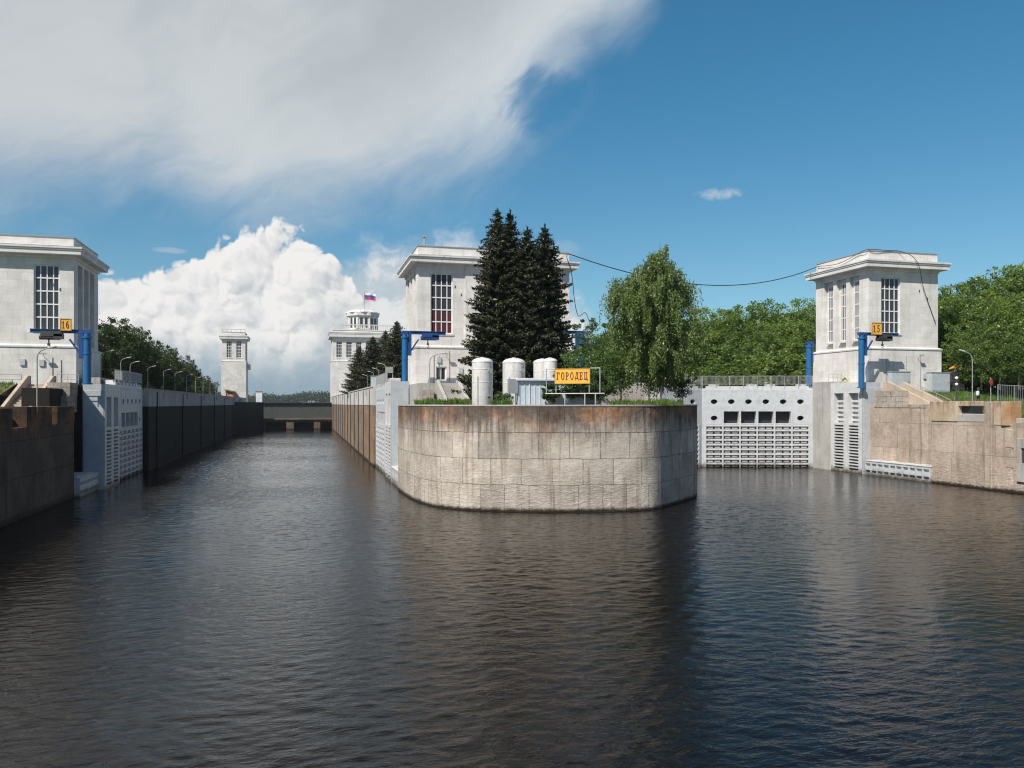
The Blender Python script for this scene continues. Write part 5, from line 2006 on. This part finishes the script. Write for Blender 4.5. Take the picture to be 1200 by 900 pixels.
# behind the closed gate
G1 = 'wood behind the closed lock gate'
for px, yt, d_ in ((700, 395, 190), (722, 385, 185), (742, 380, 180), (765, 376, 176), (790, 376, 172), (815, 372, 168), (838, 366, 160), (862, 361, 156), (884, 358, 150), (905, 366, 150), (926, 362, 142), (946, 360, 136),
                   (965, 364, 136), (828, 376, 148), (852, 378, 142), (876, 372, 138), (899, 378, 132), (918, 376, 130), (936, 374, 126), (842, 396, 134), (868, 398, 130), (892, 402, 124), (914, 400, 122), (938, 398, 120),
                   (986, 366, 150), (1010, 366, 150)):
    p = at(px, yt, d=d_)
    if p.x < 77:
        p = at(px, yt, X=77.5 + rng.uniform(0, 4)) if px > 790 else p
    wood_tree(rng.randrange(3), p.x, p.y, p.z - GZ, 'leafy green tree in the wood beyond the closed lock gate', G1, 1.08)
# right of tower 15
G2 = 'wood on the right bank'
for px, yt, d_ in ((1108, 334, 132), (1124, 330, 124), (1143, 326, 122), (1160, 322, 118), (1178, 316, 116), (1196, 310, 114), (1214, 312, 112), (1116, 344, 116), (1136, 350, 112), (1156, 356, 110), (1176, 350, 108),
                   (1196, 346, 107), (1128, 382, 109), (1150, 386, 107), (1172, 384, 106), (1194, 380, 105), (1212, 372, 105), (1110, 380, 114), (1232, 330, 112), (1250, 340, 112), (1092, 350, 134)):
    p = at(px, yt, d=d_)
    wood_tree(rng.randrange(3), p.x, p.y, (p.z - GZ) * 0.93, 'leafy green tree in the wood right of the right bank tower', G2, 0.95)
# left bank wood
G3 = 'wood on the left bank'
for px, yt, d_ in ((118, 374, 126), (128, 372, 132), (140, 380, 138), (152, 384, 144), (163, 388, 150), (173, 394, 158), (184, 400, 166), (194, 408, 175), (204, 414, 186), (213, 418, 200), (222, 421, 214),
                   (133, 402, 122), (148, 408, 128), (165, 414, 138), (182, 420, 150), (199, 426, 166), (216, 432, 190), (110, 380, 122), (100, 390, 120), (230, 432, 250), (240, 440, 300), (250, 446, 330)):
    p = at(px, yt, d=d_)
    wood_tree(3 + rng.randrange(2), p.x, p.y, p.z - GZ, 'dark leafy tree in the wood behind the left bank lamps', G3, 0.9)

# low shrubs filling the edge of the woods
shp = broad_tree('shrub', 'shrub', 5.5, 3.6, 140, M_LEAF, leaf=0.36, nclump=60, per=80, trunk_h=0.0, cat='shrub')
shd = broad_tree('shrub', 'shrub', 5.5, 3.6, 141, M_LEAFD, leaf=0.36, nclump=60, per=80, trunk_h=0.0, cat='shrub')
sh_used = {}


def shrub(src, x, y, h_, label, group, wide=1.35):
    o = copy_thing(src, (0, 0, 0)) if src.name in sh_used else src
    sh_used[src.name] = True
    o.location = (x, y, GZ - 0.4)
    o.rotation_euler = (0, 0, rng.uniform(0, 6.28))
    s = h_ / 5.5
    o.scale = (s * wide, s * wide, s)
    o['label'] = label
    o['group'] = group


for px in range(812, 962, 9):
    p = at(px, 470, d=rng.uniform(117, 126) + (960 - px) * 0.12)
    if p.x < 77:
        p = at(px, 470, X=77.5)
    shrub(shp, p.x, p.y, rng.uniform(5.0, 7.5), 'leafy shrub at the foot of the wood beyond the closed gate', 'shrubs along the gate wood')
for px in range(1096, 1250, 9):
    p = at(px, 470, d=rng.uniform(110, 118))
    shrub(shp, p.x, p.y, rng.uniform(4.5, 7.0), 'leafy shrub behind the metal fence on the right bank', 'shrubs behind the right fence')
for px in range(106, 236, 10):
    p = at(px, 470, X=-31.0 - rng.uniform(0, 3))
    shrub(shd, p.x, p.y, rng.uniform(4.0, 6.0), 'dark shrub at the foot of the left bank wood', 'shrubs along the left wood')

# far wooded shore, one mass
rg = np.random.default_rng(3)
C = []
for Y0, hh_, n in ((1500, 20, 1500), (1560, 24, 1500), (1650, 28, 1500)):
    X = rg.uniform(-420, 520, n)
    hm = hh_ * (0.72 + 0.16 * np.sin(X * 0.021) + 0.10 * np.sin(X * 0.083 + 1) + rg.normal(size=n) * 0.06)
    C.append(np.stack([X, Y0 + rg.uniform(-18, 18, n), 8.4 + hm * rg.uniform(0.1, 1, n) ** 0.55], axis=1))
C = np.concatenate(C)
Cc = np.repeat(C, 9, axis=0) + rg.normal(size=(len(C) * 9, 3)) * np.array([3.2, 3.2, 2.2])
o = quads_obj('far_wood', leaf_quads(Cc, 3.4, rg, up=0.4, aspect=0.8), M_WOODFAR)
tag(o, 'distant wooded shore on the horizon beyond the lock', 'wood', kind='stuff')

# grass along the pier edge, on the slopes
def grass(label, name, pts, hgt, width, seed):
    rg = np.random.default_rng(seed)
    B = np.array(pts)
    n = len(B)
    a = rg.uniform(0, 6.283, n)
    d_ = np.stack([np.cos(a), np.sin(a), np.zeros(n)], axis=1) * width
    pat = np.sin(B[:, :1] * 1.7 + 1) * np.sin(B[:, 1:2] * 1.3) * 0.35 + np.sin(B[:, :1] * 4.9 + B[:, 1:2] * 3.1) * 0.25
    hh_ = hgt * rg.uniform(0.3, 1.2, (n, 1)) ** 1.3 * (0.75 + pat)
    top = B + np.array([0, 0, 1.0]) * hh_ + rg.normal(size=(n, 3)) * np.array([.12, .12, 0]) * hh_ * 2
    Q = np.stack([B - d_, B + d_, top + d_ * 0.35, top - d_ * 0.35], axis=1)
    o = quads_obj(name, Q, M_GRASSB)
    return tag(o, label, 'grass', kind='stuff')


rg = np.random.default_rng(9)
pts = []
for px in rg.uniform(486, 552, 5200):
    p = at(px, 473, d=rg.uniform(71.5, 75.5) + max(0, (512 - px) * 0.12))
    pts.append((p.x, p.y, PIER_Z))
for px in rg.uniform(576, 600, 900):
    p = at(px, 473, d=rg.uniform(68.5, 71))
    pts.append((p.x, p.y, PIER_Z))
for px in rg.uniform(715, 800, 2600):
    p = at(px, 473, d=rg.uniform(69, 74))
    pts.append((p.x, p.y, PIER_Z))
grass('bright green weeds growing along the top of the pier head', 'grass', pts, 0.5, 0.045, 1)
pts = []
for _ in range(9000):
    x, y = rg.uniform(76.0, 100), rg.uniform(76.2, 93)
    pts.append((x, y, 7.3 + (GZ - 7.3) * min(1, max(0, (y - 76) / 15))))
grass('green grass on the right bank slope', 'grass', pts, 0.45, 0.05, 2)
pts = []
for _ in range(4500):
    x, y = rg.uniform(-40, -29.2), rg.uniform(80, 95)
    pts.append((x, y, 8.3 + (GZ - 8.3) * min(1, max(0, (y - 82) / 11))))
grass('brownish grass on the left bank slope', 'grass', pts, 0.4, 0.05, 4)


# ------------------------------------------------------------------ the air over the long view
m, t = newmat('summer_haze')
pv = t.n('VolumePrincipled', {'Color': (0.80, 0.88, 0.95), 'Density': 0.0001, 'Anisotropy': 0.3})
t.t.links.new(pv.outputs[0], t.n('OutputMaterial').inputs['Volume'])
g = MB()
g.box(-4050, 4050, -650, 4050, -3.2, 62)
tag(g.build('haze', m), 'thin summer haze over the lock and the far shore', 'haze', kind='stuff')
